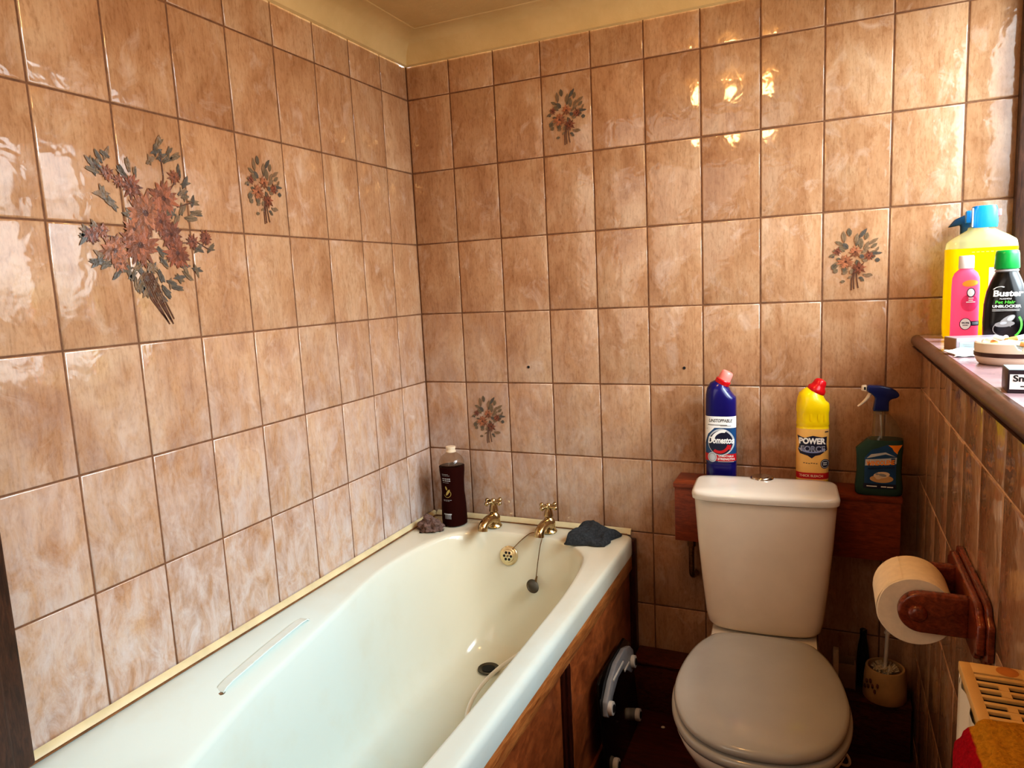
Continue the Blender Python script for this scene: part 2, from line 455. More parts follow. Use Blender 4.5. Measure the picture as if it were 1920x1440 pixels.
# left wall uses u = -y
ul = [0.0] + [LO+W*k for k in range(17)]
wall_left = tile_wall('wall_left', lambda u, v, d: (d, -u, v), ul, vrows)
ur = [0.0] + [.017+W*k for k in range(1, 17)]
vr = [0.0, Z0-8*RH] + [Z0-RH*k for k in range(7, 3, -1)] + [1.086]
wall_right = tile_wall('wall_right', lambda u, v, d: (XW-d, -u, v), ur, vr, 'grout_light')
YB = -2.55; YW = -1.42
struct('wall_right', join(g_box(XW+.004, 1.74, YB, YW, 1.115, 2.061), g_box(XW+.004, 1.74, YW, .0, 2.0, 2.061), g_box(XW+.004, 1.74, YB, 0, 0, 1.08)), 'plaster')
struct('wall_front', g_box(-.06, 1.74, YB-.06, YB, 0, 2.13), 'plaster')
struct('floor', g_box(-.02, 1.6, YB, .02, -.04, 0), 'floor')
struct('ceiling', g_box(-.06, 1.74, YB-.06, .06, 2.062, 2.15), 'ceiling')
# cove: quarter-round running round the top of the walls
def cove():
    prof = [(0.003, 1.990), (.010, 1.994)]
    for k in range(9):
        a = k/8*PI/2; prof.append((.010+.085*(1-math.cos(a)), 1.996+.064*math.sin(a)))
    prof += [(.098, 2.060), (.101, 2.061), (.103, 2.0625)]
    rings = []
    for d, z in prof:
        rings.append([(d, YB, z), (d, -d, z), (XF, -d, z)])
    return g_loft(rings, False, False, closed=False)
struct('trim_1', cove(), 'ceiling', 35)
# low pipe boxing along the foot of the back wall
struct('baseboard_back', join(g_box(.72, XW-.006, -.095, -.004, 0, .148, .004), g_box(.718, XW-.005, -.10, -.004, .148, .156, .002)), 'skirt')
# window recess: sill, frame, glass
MT['silltop'] = plain('sill_sky_sheen', (178,148,152), .16, var=.22, scale=14, spec=.7)  # sky reflection on the sill top, painted as a pale pink base colour
sillp = [(1.436, 1.086), (1.66, 1.086), (1.66, 1.114), (1.446, 1.114)] + [(1.446-.013*math.sin(a), 1.100+.014*math.cos(a)) for a in (R(20), R(50), R(80), R(110), R(140), R(165))]
struct('trim_2', g_prism(sillp, 'y', -.004, YW, 0), 'sill', 50)
struct('trim_7', g_box(1.450, 1.634, YW, -.004, 1.1136, 1.1143), 'silltop')  # thin sheet added over the brown sill to carry the painted sky sheen
wf = bpy.data.objects.new('window_1', None); C.objects.link(wf); wf['kind'] = 'structure'; wf.location = (1.66, -.7, 1.56)
def fbar(y0, y1, z0, z1): return g_box(1.634, 1.69, y0, y1, z0, z1, .004)
obj('window_frame', join(fbar(-.034, -.002, 1.116, 2.0), fbar(YW, YW+.06, 1.116, 2.0), fbar(YW+.06, -.034, 1.116, 1.165), fbar(YW+.06, -.034, 1.95, 2.0), fbar(-.735, -.685, 1.165, 1.95)), 'darkwood', wf).matrix_parent_inverse = wf.matrix_basis.inverted()
gp = NT('window_glass'); tr = gp.n('ShaderNodeBsdfTransparent'); gg = gp.n('ShaderNodeBsdfGlossy'); gg.inputs['Roughness'].default_value = .05
lw = gp.n('ShaderNodeLayerWeight'); lw.inputs[0].default_value = .08; mx = gp.n('ShaderNodeMixShader')
ge = gp.n('ShaderNodeNewGeometry'); sb_ = gp.n('ShaderNodeMath', operation='SUBTRACT', use_clamp=True); gp.l(lw.outputs['Fresnel'], sb_.inputs[0]); gp.l(ge.outputs['Backfacing'], sb_.inputs[1]); gp.l(sb_.outputs[0], mx.inputs[0]); gp.l(tr.outputs[0], mx.inputs[1]); gp.l(gg.outputs[0], mx.inputs[2]); gp.l(mx.outputs[0], gp.out.inputs['Surface'])
for y0, y1 in ((-.685, -.034), (YW+.06, -.735)):
    obj('pane', g_box(1.66, 1.663, y0, y1, 1.165, 1.95), gp.m, wf).matrix_parent_inverse = wf.matrix_basis.inverted()
# dark timber post at the foot end of the bath, against the left wall
struct('trim_3', join(g_box(.004, .045, -1.60, -1.385, .53, 2.0, .006), g_box(.004, .055, -1.62, -1.42, .53, 2.0, .006)), 'darkwood')
# bath seal strips
struct('trim_4', join(g_prism([(.003, .517), (.017, .517), (.012, .526), (.003, .530)], 'y', -1.6, -.004)), 'trim')
struct('trim_5', g_prism([(-.003, .517), (-.017, .517), (-.012, .527), (-.003, .532)], 'x', .018, .70), 'trim')
struct('trim_6', join(g_box(.016, .021, -1.6, -.02, .5165, .519), g_box(.02, .69, -.021, -.017, .5165, .519)), 'stain')

# screw holes and floral tile motifs belong to the walls
for x, z in ((.380, 1.029), (.866, 1.028)):
    obj('screw_hole', g_cyl((x, .001, z), (x, -.0012, z), .0042, 16), 'black', wall_back)
GREYS = [(100,88,72), (116,98,76), (88,82,74), (128,104,80)]; REDS = [(140,86,62), (128,76,56), (152,98,70), (122,74,58)]
def motif(fmap, parent, leaves, flowers, stems, sc_=1.0):
    V, F, COL = [], [], []
    rnd = random.Random(3)
    def poly(pts, col, d):
        b = len(V)
        for u, v in pts: V.append(fmap(u, v, d)); COL.append(lin(*col))
        F.append(list(range(b, b+len(pts))))
    def petal(cu, cv, ang, L, w, col, d):
        ca, sa = math.cos(ang), math.sin(ang)
        pts = [(0, 0), (.25*L, .42*w), (.6*L, .5*w), (.85*L, .25*w), (L, 0), (.85*L, -.25*w), (.6*L, -.5*w), (.25*L, -.42*w)]
        poly([(cu+p*ca-q*sa, cv+p*sa+q*ca) for p, q in pts], col, d)
        dk = tuple(int(c*.6) for c in col)
        poly([(cu+p*ca-q*sa, cv+p*sa+q*ca) for p, q in ((0, .04*w), (L*.9, 0), (0, -.04*w))], dk, d+.0002)
    k = 0
    for u, v, a, L, w in leaves:
        w *= .8
        petal(u*sc_, v*sc_, R(a), L*sc_, w*sc_, rnd.choice(GREYS), .0008+.00001*(k % 20)); k += 1
    for u, v, r, n in flowers:
        col = rnd.choice(REDS)
        for lay, (rr, off) in enumerate(((1, 0), (.8, .5), (.5, .25))):
            for i in range(n):
                k_ = rnd.uniform(.78, 1.18); c = tuple(min(255, int(x*k_)) for x in col)
                petal(u*sc_, v*sc_, 2*PI*(i+off)/n+rnd.uniform(-.15, .15), r*rr*sc_*rnd.uniform(.82, 1.1), r*.24*sc_, c, .0012+lay*.0003+.00001*i)
        poly([(u*sc_+.14*r*sc_*math.cos(t), v*sc_+.14*r*sc_*math.sin(t)) for t in [2*PI*i/8 for i in range(8)]], (84,44,36), .0020)
    for pts in stems:
        for (u0, v0), (u1, v1) in zip(pts, pts[1:]):
            du, dv = u1-u0, v1-v0; L = math.hypot(du, dv) or 1; nx, ny = -dv/L*.0011, du/L*.0011
            poly([((u0+nx)*sc_, (v0+ny)*sc_), ((u0-nx)*sc_, (v0-ny)*sc_), ((u1-nx)*sc_, (v1-ny)*sc_), ((u1+nx)*sc_, (v1+ny)*sc_)], (92,62,50), .0011)
    me = bpy.data.meshes.new('floral_motif'); me.from_pydata(V, [], F)
    ca = me.color_attributes.new('col', 'FLOAT_COLOR', 'POINT')
    for i, c in enumerate(COL): ca.data[i].color = c
    me.materials.append(MT['decal'])
    o = bpy.data.objects.new('floral_motif', me); C.objects.link(o); o.parent = parent; return o
# small spray: coordinates in metres about the tile centre
SL = [(-.012,.012,150,.034,.011),(-.008,.016,125,.038,.012),(-.002,.018,105,.040,.012),(.004,.02,82,.040,.012),(.008,.016,60,.036,.012),(.014,.012,40,.034,.011),(.016,.008,22,.032,.010),
      (-.02,.008,165,.03,.011),(-.026,-.016,200,.026,.014),(-.024,-.022,235,.024,.013),(-.03,-.006,150,.02,.009),(.022,-.008,-18,.024,.014),(-.006,-.03,215,.022,.012),(.012,-.034,-38,.024,.010),
      (-.004,-.046,190,.022,.008),(.006,-.042,-20,.018,.008),(.002,-.004,-80,.03,.012),(-.004,-.008,-110,.028,.011),(.008,.0,-60,.024,.012),(.03,.002,30,.026,.008),(.03,.0,5,.026,.007),(-.036,.006,205,.02,.007)]
SF = [(0,.008,.014,8),(-.018,-.012,.018,9),(.008,-.026,.015,8),(.026,-.002,.012,7),(-.034,.01,.010,5)]
SS = [[(0,-.03),(-.002,-.05),(-.001,-.07)],[(.003,-.03),(.004,-.05),(.007,-.068)],[(0,-.02),(-.006,-.05),(-.006,-.072)]]
rs_ = random.Random(21)
SL = [(u+rs_.uniform(-.005,.005)+.35*L*math.cos(R(a))*k, v+rs_.uniform(-.005,.005)+.35*L*math.sin(R(a))*k, a+rs_.uniform(-32,32), L*rs_.uniform(.42,.66), w*rs_.uniform(.75,1.05)) for u, v, a, L, w in SL for k in (0, 1.3)]
fb = lambda cu, cv: (lambda u, v, d: (cu+u, -d-.0006, cv+v))
fl = lambda cu, cv: (lambda u, v, d: (d+.0006, -(cu)+u, cv+v))   # left wall: image right = +y
def tile_c_b(c, r): return BO+W*(c-.5), Z0-RH*(r+.5)
for c, r in ((3, 0), (1, 4), (8, 2)):
    motif(fb(*tile_c_b(c, r)), wall_back, SL, SF, SS, 1.22)
motif(fl(LO+W*3.5, Z0-RH*1.5), wall_left, SL, SF, SS, 1.22)
# the large bouquet on the left wall, about its centre
rb = random.Random(11)
BF = [(-.013,.081,.022,10),(.058,.065,.032,13),(.012,.032,.040,13),(-.008,-.031,.039,13),(.078,-.045,.030,12),(-.064,-.043,.028,12),(.067,-.007,.028,12),(.156,-.011,.016,7),(.090,.111,.015,7),(-.108,-.016,.016,7),(-.061,.100,.014,7),(-.018,-.001,.021,10),(.045,.018,.026,10),(-.056,-.068,.016,7),(-.086,-.007,.014,7),(-.038,.088,.013,7),(.120,-.02,.015,7)]
BLP = [(-.073,.127,114),(-.059,.134,109),(-.090,.115,121),(-.014,.119,95),(-.074,.062,128),(-.062,.051,127),(-.056,.042,127),(.062,.147,70),(.036,.136,77),(.095,.151,62),(.083,.160,66),(.059,.172,73),(.104,.120,55),(.105,.080,46),(.131,.063,35),(.111,.072,42),(-.021,.024,111),(.073,.036,42),(.084,.021,31),(.062,.030,44),(-.113,-.011,170),(-.092,-.054,-165),(-.084,-.069,-155),(-.099,-.064,-161),(.132,-.035,-2),(.165,-.034,-1),(.096,-.089,-31),(.122,-.078,-21),(.037,-.041,-16),(-.016,-.073,-110),(.008,-.073,-79),(-.026,-.104,-109),(-.005,-.120,-93),(.039,-.121,-66),(.054,-.105,-54),(.018,-.105,-76),(-.006,-.089,-95),(.031,-.089,-62),(-.040,-.078,-129),(-.061,-.084,-138),(-.080,.112,119),(-.087,.102,123),(.051,.156,74),(.075,.143,66),(.115,.100,48),(.119,.029,26),(.135,.041,27),(-.119,-.021,175),(.092,-.072,-24),(.075,-.095,-40),(.041,-.062,-37),(-.030,-.089,-116),(-.015,-.110,-100),(.066,-.116,-52),(.025,-.132,-76),(.018,-.073,-67),(-.027,.104,101),(-.001,.107,90),(.101,.044,36),(-.096,.0,162)]
BL = []
for u, v, a_ in BLP:
    for q in range(3):
        L_ = rb.uniform(.022,.036); aa = a_+rb.uniform(-55,55)
        BL.append((u-.4*L_*math.cos(R(aa)), v-.4*L_*math.sin(R(aa)), aa, L_, L_*rb.uniform(.28,.42)))
BS = [[(.0+.004*k,-.085),(.018+.005*k,-.137),(.043+.003*k,-.180-.005*(k%3))] for k in range(-3, 4)]+[[(-.061,.1),(-.035,.083),(-.014,.07)],[(.063,.152),(.064,.11),(.058,.067)],[(.105,.126),(.088,.097),(.064,.068)],[(-.113,-.016),(-.087,-.015),(-.055,-.018)],[(.167,-.037),(.133,-.021),(.092,-.023)],[(-.09,.115),(-.06,.10)],[(.13,.063),(.09,.05)]]
BF = [(u, v, r*1.2, n+2) for u, v, r, n in BF]
motif(lambda u, v, d: (d+.0006, -1.031+u, 1.429+v), wall_left, BL, BF, BS, 1.0)

# ------------------------------------------------------------------ bathtub
tub = thing('bathtub', 'long white enamelled bath set in the corner behind a wood panel', 'bath', (.37, -.83, 0))
tub_inv = Matrix.Translation((-.37, .83, 0))
def tpart(name, geo, mat, parent=tub, label=None, sharp=40):
    o = obj(name, geo, mat, None, sharp); o.parent = parent
    if parent is tub: o.matrix_parent_inverse = tub_inv
    if label: o['label'] = label
    return o
CX, CY = .37, -.80
def outline(pts): return spline(pts, 12)
crease = outline([(.588,-.176,.513),(.52,-.122,.513),(.415,-.104,.512),(.30,-.1,.512),(.225,-.109,.512),(.158,-.158,.512),(.122,-.255,.512),(.106,-.365,.512),(.105,-.51,.510),(.13,-.687,.502),(.151,-.872,.489),(.168,-1.024,.478),(.196,-1.163,.468),(.225,-1.27,.464),(.28,-1.40,.468),(.37,-1.47,.48),(.50,-1.48,.50),(.59,-1.42,.512),(.635,-1.28,.513),(.647,-1.05,.513),(.648,-.67,.513),(.643,-.428,.513),(.623,-.255,.513)])
bottom = outline([(.50,-.30,.150),(.43,-.255,.15),(.36,-.245,.15),(.29,-.255,.15),(.245,-.33,.15),(.235,-.55,.152),(.24,-.85,.156),(.26,-1.08,.162),(.31,-1.20,.166),(.39,-1.22,.168),(.47,-1.17,.165),(.51,-1.0,.16),(.525,-.7,.154),(.52,-.42,.15)])
def outer(x0, x1, y0, y1, r, z):
    out = []
    for cx, cy, a0 in ((x1-r, y1-r, 0), (x0+r, y1-r, 90), (x0+r, y0+r, 180), (x1-r, y0+r, 270)):
        for k in range(7):
            a = R(a0+k*15); out.append(Vector((cx+r*math.cos(a), cy+r*math.sin(a), z)))
    return out
def resample(poly, angs):
    n = len(poly); res = []
    for a in angs:
        d = Vector((math.cos(a), math.sin(a))); best = None
        for i in range(n):
            p, q = poly[i], poly[(i+1) % n]
            p2, e = Vector((p.x-CX, p.y-CY)), Vector((q.x-p.x, q.y-p.y))
            den = d.x*e.y-d.y*e.x
            if abs(den) < 1e-12: continue
            t = (p2.x*e.y-p2.y*e.x)/den; s = (p2.x*d.y-p2.y*d.x)/den
            if t > 0 and -1e-6 <= s <= 1+1e-6 and (best is None or t > best[0]): best = (t, p.z+(q.z-p.z)*s)
        res.append(Vector((CX+d.x*best[0], CY+d.y*best[0], best[1])))
    return res
ang = []
for i in range(240):
    # even steps along the long outline
    s = i/240; per = 2*(.6+1.5); L = s*per
    if L < 1.5: q = (.3, -.75+L)
    elif L < 2.1: q = (.3-(L-1.5), .75)
    elif L < 3.6: q = (-.3, .75-(L-2.1))
    else: q = (-.3+(L-3.6), -.75)
    ang.append(math.atan2(q[1], q[0]))
O = outer(.004, .709, -1.60, -.004, .03, 0)
Ro = resample(O, ang); Rc = resample(crease, ang); Rb = resample(bottom, ang)
def oz(r, z, ins=0): return [Vector((CX+(p.x-CX)*(1-ins/max(.1, math.hypot(p.x-CX, p.y-CY))), CY+(p.y-CY)*(1-ins/max(.1, math.hypot(p.x-CX, p.y-CY))), z)) for p in r]
tr_ = [oz(Ro, .462), oz(Ro, .498, 0), oz(Ro, .508, .003), oz(Ro, .5145, .010), oz(Ro, .516, .018)]
r4 = tr_[-1]
for f in (.35, .65, .85, .95):
    tr_.append([Vector((a.x*(1-f)+b.x*f, a.y*(1-f)+b.y*f, a.z+(b.z-a.z)*(f**1.6))) for a, b in zip(r4, Rc)])
tr_.append([p+Vector((0,0,-.003)) for p in Rc])
for h, v in ((.025,.03),(.06,.08),(.11,.17),(.17,.30),(.24,.45),(.32,.60),(.42,.75),(.54,.87),(.68,.95),(.84,.99),(1,1)):
    tr_.append([Vector((a.x+(b.x-a.x)*h, a.y+(b.y-a.y)*h, (a.z-.003)+(b.z-a.z+.003)*v)) for a, b in zip(Rc, Rb)])
for k in (.7, .35, .05):
    tr_.append([Vector((.38+(p.x-.38)*k, -.72+(p.y+.72)*k, p.z-.004*(1-k))) for p in Rb])
tpart('tub_shell', g_loft(tr_, False, True), 'bath', sharp=60)
def handle(a, b):
    a, b = Vector(a), Vector(b); d = (b-a).normalized(); s = d.cross(Vector((0,0,1))).normalized(); up = s.cross(d)
    rs = []
    L = (b-a).length
    for t, h, w in ((0,.000,.007),(.0,.012,.009),(.03,.018,.010),(.10,.021,.010),(.5,.023,.010),(.9,.021,.010),(.97,.018,.010),(1,.012,.009),(1,0,.007)):
        p = a+d*L*t
        rs.append([p+s*w+up*h, p+s*w+up*(h+.003), p-s*w+up*(h+.003), p-s*w+up*h])
    return g_loft(rs)
hd = tpart('grip_handle', handle((.122,-1.072,.480), (.094,-.775,.492)), 'handle', label='clear grip handle along the wall side of the rim')
for q in ((.122,-1.072,.478), (.094,-.775,.490)):
    o = obj('handle_foot', g_lathe([(.011,0),(.012,.004),(.010,.014),(.006,.016)], q), 'chrome'); o.parent = hd
# overflow and waste
ov = tpart('overflow_plate', g_lathe([(.0305,0),(.0305,.002),(.028,.0045),(.021,.006),(.0195,.010),(.016,.0115),(.0,.0115)], (.335,-.1175,.446), 40, (0,-1,.22)), 'rosebrass', label='round brass overflow rose with six holes')
dv = Vector((0,-1,.22)).normalized(); su = Vector((1,0,0)); sv = dv.cross(su)*-1
for k in range(6):
    c = Vector((.335,-.1175,.446))+dv*.0112+su*.0115*math.cos(k*PI/3)+sv*.0115*math.sin(k*PI/3)
    o = obj('overflow_hole', g_cyl(c, c+dv*.0008, .0042, 14), 'black'); o.parent = ov
o = obj('overflow_screw', g_cyl(Vector((.335,-.1175,.446))+dv*.011, Vector((.335,-.1175,.446))+dv*.0135, .0035, 12), 'chain'); o.parent = ov
dr = tpart('waste_ring', g_lathe([(.033,0),(.032,.003),(.022,.001),(.019,-.004)], (.328,-.285,.154), 36), 'darkmetal', label='round metal plughole at the tap end')
o = obj('waste_hole', g_lathe([(.019,0),(.019,.0008)], (.328,-.285,.1548), 30), 'black'); o.parent = dr

# ------------------------------------------------------------------ bath panel
bp = thing('wooden_surround', 'varnished brown wooden boards boxing in the side of the bath', 'bath surround', (.70, -.83, 0))
bpi = Matrix.Translation((-.70, .83, 0))
def bpart(name, geo, mat, par=bp):
    o = obj(name, geo, mat); o.parent = par; o.matrix_parent_inverse = bpi; return o
bpart('panel_board', g_box(.682, .698, -.60, -.03, .004, .46, .001), 'panel')
bpart('panel_board', g_box(.682, .698, -1.60, -.645, .004, .46, .001), 'panel')
bpart('top_rail', g_box(.682, .708, -1.60, -.035, .415, .461, .003), 'rail')
bpart('bottom_rail', g_box(.682, .706, -1.60, -.035, .004, .05, .003), 'panel')
bpart('stile', join(g_box(.684, .704, -.602, -.585, .05, .415, .003)), 'panel')
bpart('moulding', join(g_box(.684, .709, -.625, -.603, .05, .415, .004), g_box(.684, .704, -.645, -.626, .05, .415, .003)), 'mould')
bpart('corner_post', g_box(.682, .716, -.034, -.004, .004, .505, .004), 'mould')

# ------------------------------------------------------------------ taps
def make_tap(loc, label):
    t = thing('bath_tap', label, 'tap', loc, (0,0,0), 'brass bath taps')
    obj('tap_body', join(g_lathe([(.024,0),(.025,.004),(.021,.009),(.019,.018),(.020,.028),(.019,.036),(.014,.043),(.0115,.047),(.0150,.052),(.0125,.068),(.010,.076)]),
                         g_tube([(0,-.006,.024),(0,-.030,.033),(0,-.060,.033),(0,-.080,.026),(0,-.085,.012)], .015, 16, 6, [.020,.0165,.015,.0150,.0155])), 'brass', t)
    h = obj('cross_handle', join(g_lathe([(.008,0),(.0095,.006),(.009,.016),(.006,.020),(.0,.021)], (0,0,.072)),
            *[join(g_tube([(0,0,.082),(.026*math.cos(a),.026*math.sin(a),.082)], .0034, 10, 3, [.0055,.0038]), g_sphere((.029*math.cos(a),.029*math.sin(a),.082), .0076)) for a in (R(68),R(158),R(248),R(338))]), 'brass', t)
    return t
make_tap((.262,-.062,.516), 'aged brass cross-head bath tap nearer the dark brown bottle')
make_tap((.452,-.060,.516), 'aged brass cross-head bath tap nearer the grey flannel with plug chain')

# plug and chain
pg = thing('bath_plug', 'metal bath plug hanging on a thin chain inside the tap end of the bath', 'plug', (.43,-.135,.375))
pgi = Matrix.Translation((-.43,.135,-.375))
o = obj('stopper', g_lathe([(.0,0),(.016,0),(.019,.003),(.0215,.006),(.0215,.009),(.019,.0105),(.012,.009),(.0,.009)], (.425,-.160,.372), 30, (.72,-.30,.55)), 'darkmetal', pg); o.matrix_parent_inverse = pgi
o = obj('chain', join(g_tube([(.350,-.1225,.470),(.375,-.112,.497),(.402,-.100,.519),(.420,-.088,.5185),(.430,-.088,.519)], .0013, 6, 8), g_tube([(.445,-.094,.5195),(.447,-.104,.5195),(.448,-.112,.512),(.444,-.122,.49),(.438,-.132,.44),(.434,-.139,.40),(.432,-.143,.378)], .0014, 6, 8), g_tube([(.436,-.139,.40),(.431,-.146,.376)], .004, 8, 3, [.0025,.005])), 'chain', pg); o.matrix_parent_inverse = pgi

# hose in the bath
tag(obj('shower_hose', g_tube([(.552,-.60,.26),(.50,-.61,.205),(.445,-.60,.182),(.402,-.565,.176),(.372,-.48,.174),(.362,-.38,.172),(.370,-.30,.172),(.40,-.24,.185),(.45,-.20,.22),(.51,-.19,.27)], .0058, 12, 8), 'hose', None, 40, (.42,-.4,.18)), 'white flexible hose curling against the side inside the bath', 'hose')

# ------------------------------------------------------------------ things on the bath edge
b = Bottle([(0,0,.036,.036,2),(.004,0,.041,.041,2),(.02,0,.042,.042,2),(.07,0,.0405,.0405,2),(.11,0,.0375,.0375,2),(.15,0,.038,.038,2),(.18,0,.041,.041,2),(.205,0,.042,.042,2),(.215,0,.0405,.0405,2),(.226,0,.035,.035,2),(.234,0,.026,.026,2),(.240,0,.017,.017,2),(.243,0,.0145,.0145,2)])
sb = thing('shampoo_bottle', 'tall clear bottle of dark brown liquid standing in the bath corner', 'bottle', (.123,-.074,.516))
obj('bottle_body', b.geo(1, .196), 'clear', sb); obj('liquid', b.geo(1, 0, .197), 'cola', sb)
obj('bottle_neck', g_lathe([(.0165,0),(.0165,.004),(.0145,.005),(.0145,.012),(.016,.013),(.016,.018),(.012,.019)], (0,0,.243)), 'cream', sb)
lb = sb
gs = []
for dz, h, w0, w1 in ((.176,.0016,-.016,.006),(.1715,.0012,-.016,.010),(.160,.0034,-.017,.011),(.1535,.0034,-.017,.012),(.148,.0012,-.016,.008),(.0905,.0012,-.016,.012),(.0875,.0012,-.016,.006)):
    x_ = w0; q_ = 0
    while x_ < w1:
        gs.append(g2_rect(x_, x_+.0016+.0012*(q_ % 2), dz, dz+h, 1, 1)); x_ += .0030+.0010*((q_*7) % 3)/2; q_ += 1
obj('label_print', join(*[b.wrap(g, .0006) for g in gs+[g2_rect(-.016,.012,.0425,.046,6,1)]+[g2_rect(-.012+.004*k,-.0105+.004*k,.028,.046,1,1) for k in range(6)]]), 'print_silver', sb)
obj('leaf_emblem', join(*[b.wrap(g, .0006) for g in (g2_ell(-.001,.112,.013,.013,0,R(200),R(400),.88),g2_ell(.001,.116,.004,.012,R(-35)),g2_ell(-.004,.13,.003,.007,R(20)))]), 'print_gold', sb)

def lump(cx, cy, cz, rx, ry, h, seed, amp, fr, rot=0, taper=0, ridges=0):
    bm = bmesh.new(); bmesh.ops.create_icosphere(bm, subdivisions=5, radius=1)
    for v in bm.verts:
        p = v.co.copy(); n = noise.fractal(p*fr+Vector((seed, seed*2, 0)), 1, 2.1, 5)
        rg = ridges*abs(math.sin(p.x*5+p.y*3+n*3)) if ridges else 0
        s = 1+amp*n+rg*.12
        x, y, z = p.x*s, p.y*s, p.z*s
        k = 1-taper*(x*.5+.5)
        y *= k; z = max(z, -.25)*k
        if z < 0: z *= .4
        X, Y = x*rx, y*ry
        v.co = Vector((cx+X*math.cos(rot)-Y*math.sin(rot), cy+X*math.sin(rot)+Y*math.cos(rot), cz+(z+.1*k)*h))
    mz = min(v.co.z for v in bm.verts)
    for v in bm.verts: v.co.z += cz-mz
    return from_bm(bm)
tag(obj('bath_scrunchie', lump(.074,-.150,.517,.036,.030,.034,3.1,.42,2.2,0,0,1.2), 'sponge', None, 80, (.074,-.150,.517)), 'crumpled brown mesh body puff beside the dark brown bottle', 'body puff')
def flannel():
    # folded flannel: a draped sheet with a fold crest, thick edges
    nu, nv = 44, 30; top, bot = [], []
    A, B_, D, E_ = Vector((.535,-.155)), Vector((.545,-.035)), Vector((.675,-.024)), Vector((.655,-.135))
    for j in range(nv+1):
        for i in range(nu+1):
            u, v = i/nu, j/nv
            p = A*(1-u)*(1-v)+E_*u*(1-v)+D*u*v+B_*(1-u)*v
            edge = min(1, min(u, 1-u)*9)**.5*min(1, min(v, 1-v)*7)**.5
            hgt = .016+.024*math.exp(-((u-.24)/.46)**2)*(.55+.45*v)+.012*math.sin(2.6*PI*(v*.9+u*.5))*math.exp(-((u-.6)/.4)**2)*.9
            hgt += .006*noise.noise(Vector((u*6, v*5, 3)))
            w = .012*noise.noise(Vector((u*3, v*3, 9)))
            top.append(Vector((p.x+w, p.y+w*.6, .518+max(.003, hgt*edge)))); bot.append(Vector((p.x+w, p.y+w*.6, .5175)))
    V = top+bot; n = (nu+1)*(nv+1); F = []
    for j in range(nv):
        for i in range(nu):
            a = j*(nu+1)+i; F.append([a, a+1, a+nu+2, a+nu+1]); F.append([n+a+nu+1, n+a+nu+2, n+a+1, n+a])
    ed = [i for i in range(nu+1)]+[j*(nu+1)+nu for j in range(1, nv+1)]+[nv*(nu+1)+i for i in range(nu-1, -1, -1)]+[j*(nu+1) for j in range(nv-1, 0, -1)]
    for a, b2 in zip(ed, ed[1:]+ed[:1]): F.append([b2, a, n+a, n+b2])
    return V, F
tag(obj('flannel', flannel(), 'cloth', None, 80, (.6,-.09,.517)), 'folded dark grey flannel on the outer corner of the bath rim', 'flannel')

# ------------------------------------------------------------------ bathroom scale leaning on the panel
scl = thing('bathroom_scale', 'black glass bathroom scale stood on edge against the bath panel underside out', 'scale', (.752,-.31,.004), (0, R(-5), 0))
pl = [(-.155+.03, 0), (.155-.03, 0), (.155-.01, .01), (.155, .03), (.155, .20), (.145, .245), (.10, .28), (-.115, .288), (-.145, .278), (-.155, .25), (-.155, .03), (-.145, .01)]
obj('glass_plate', g_prism(pl, 'x', -.008, 0, .002), 'blackglass', scl)
br = [(-.15,.195),(-.138,.185),(-.118,.192),(-.09,.215),(-.03,.235),(.02,.232),(.06,.205),(.085,.185),(.115,.185),(.128,.20),(.125,.235),(.10,.258),(.05,.275),(-.03,.276),(-.09,.258),(-.14,.228)]
brk = obj('underside_bracket', g_prism(br, 'x', .0, .014, .003), 'greyplast', scl); brk['label'] = 'grey plastic bracket along the top of the underside'
obj('bracket_rib', join(g_box(.013,.017,-.08,.02,.250,.257,.002), g_box(.013,.017,.02,.07,.222,.229,.002)), 'paleplast', brk)
for y, z in ((-.128,.207),(.100,.212),(-.105,.035),(.125,.035)):
    f = obj('foot', g_lathe([(.017,0),(.018,.004),(.017,.012),(.013,.013)], (.0 if z < .1 else .012, y, z), 28, (1,0,0)), 'paleplast', scl)
    obj('foot_pad', g_lathe([(.010,0),(.010,.001)], (.0132 if z < .1 else .0252, y, z), 20, (1,0,0)), 'black', f)

# ------------------------------------------------------------------ pipe boxing behind the cistern
px = thing('pipe_boxing', 'reddish brown wooden box along the tiles behind the cistern', 'shelf box', (1.13,-.065,.55))
pxi = Matrix.Translation((-1.13,.065,-.55))
for nm, g in (('front_board', g_box(.855,1.413,-.114,-.004,.552,.706,.002)), ('top_board', g_box(.852,1.416,-.118,-.004,.706,.720,.002))):
    o = obj(nm, g, 'boxing', px); o.matrix_parent_inverse = pxi
tag(obj('supply_pipe', join(g_tube([(.889,-.05,.551),(.889,-.05,.50),(.889,-.05,.44),(.891,-.045,.425),(.892,-.025,.418),(.892,-.003,.418)], .008, 14, 5), g_cyl((.889,-.05,.515),(.889,-.05,.54),.012,6)), 'chain', None, 40, (.889,-.05,.5)), 'short dark water pipe coming out below the wooden box left of the cistern', 'pipe')

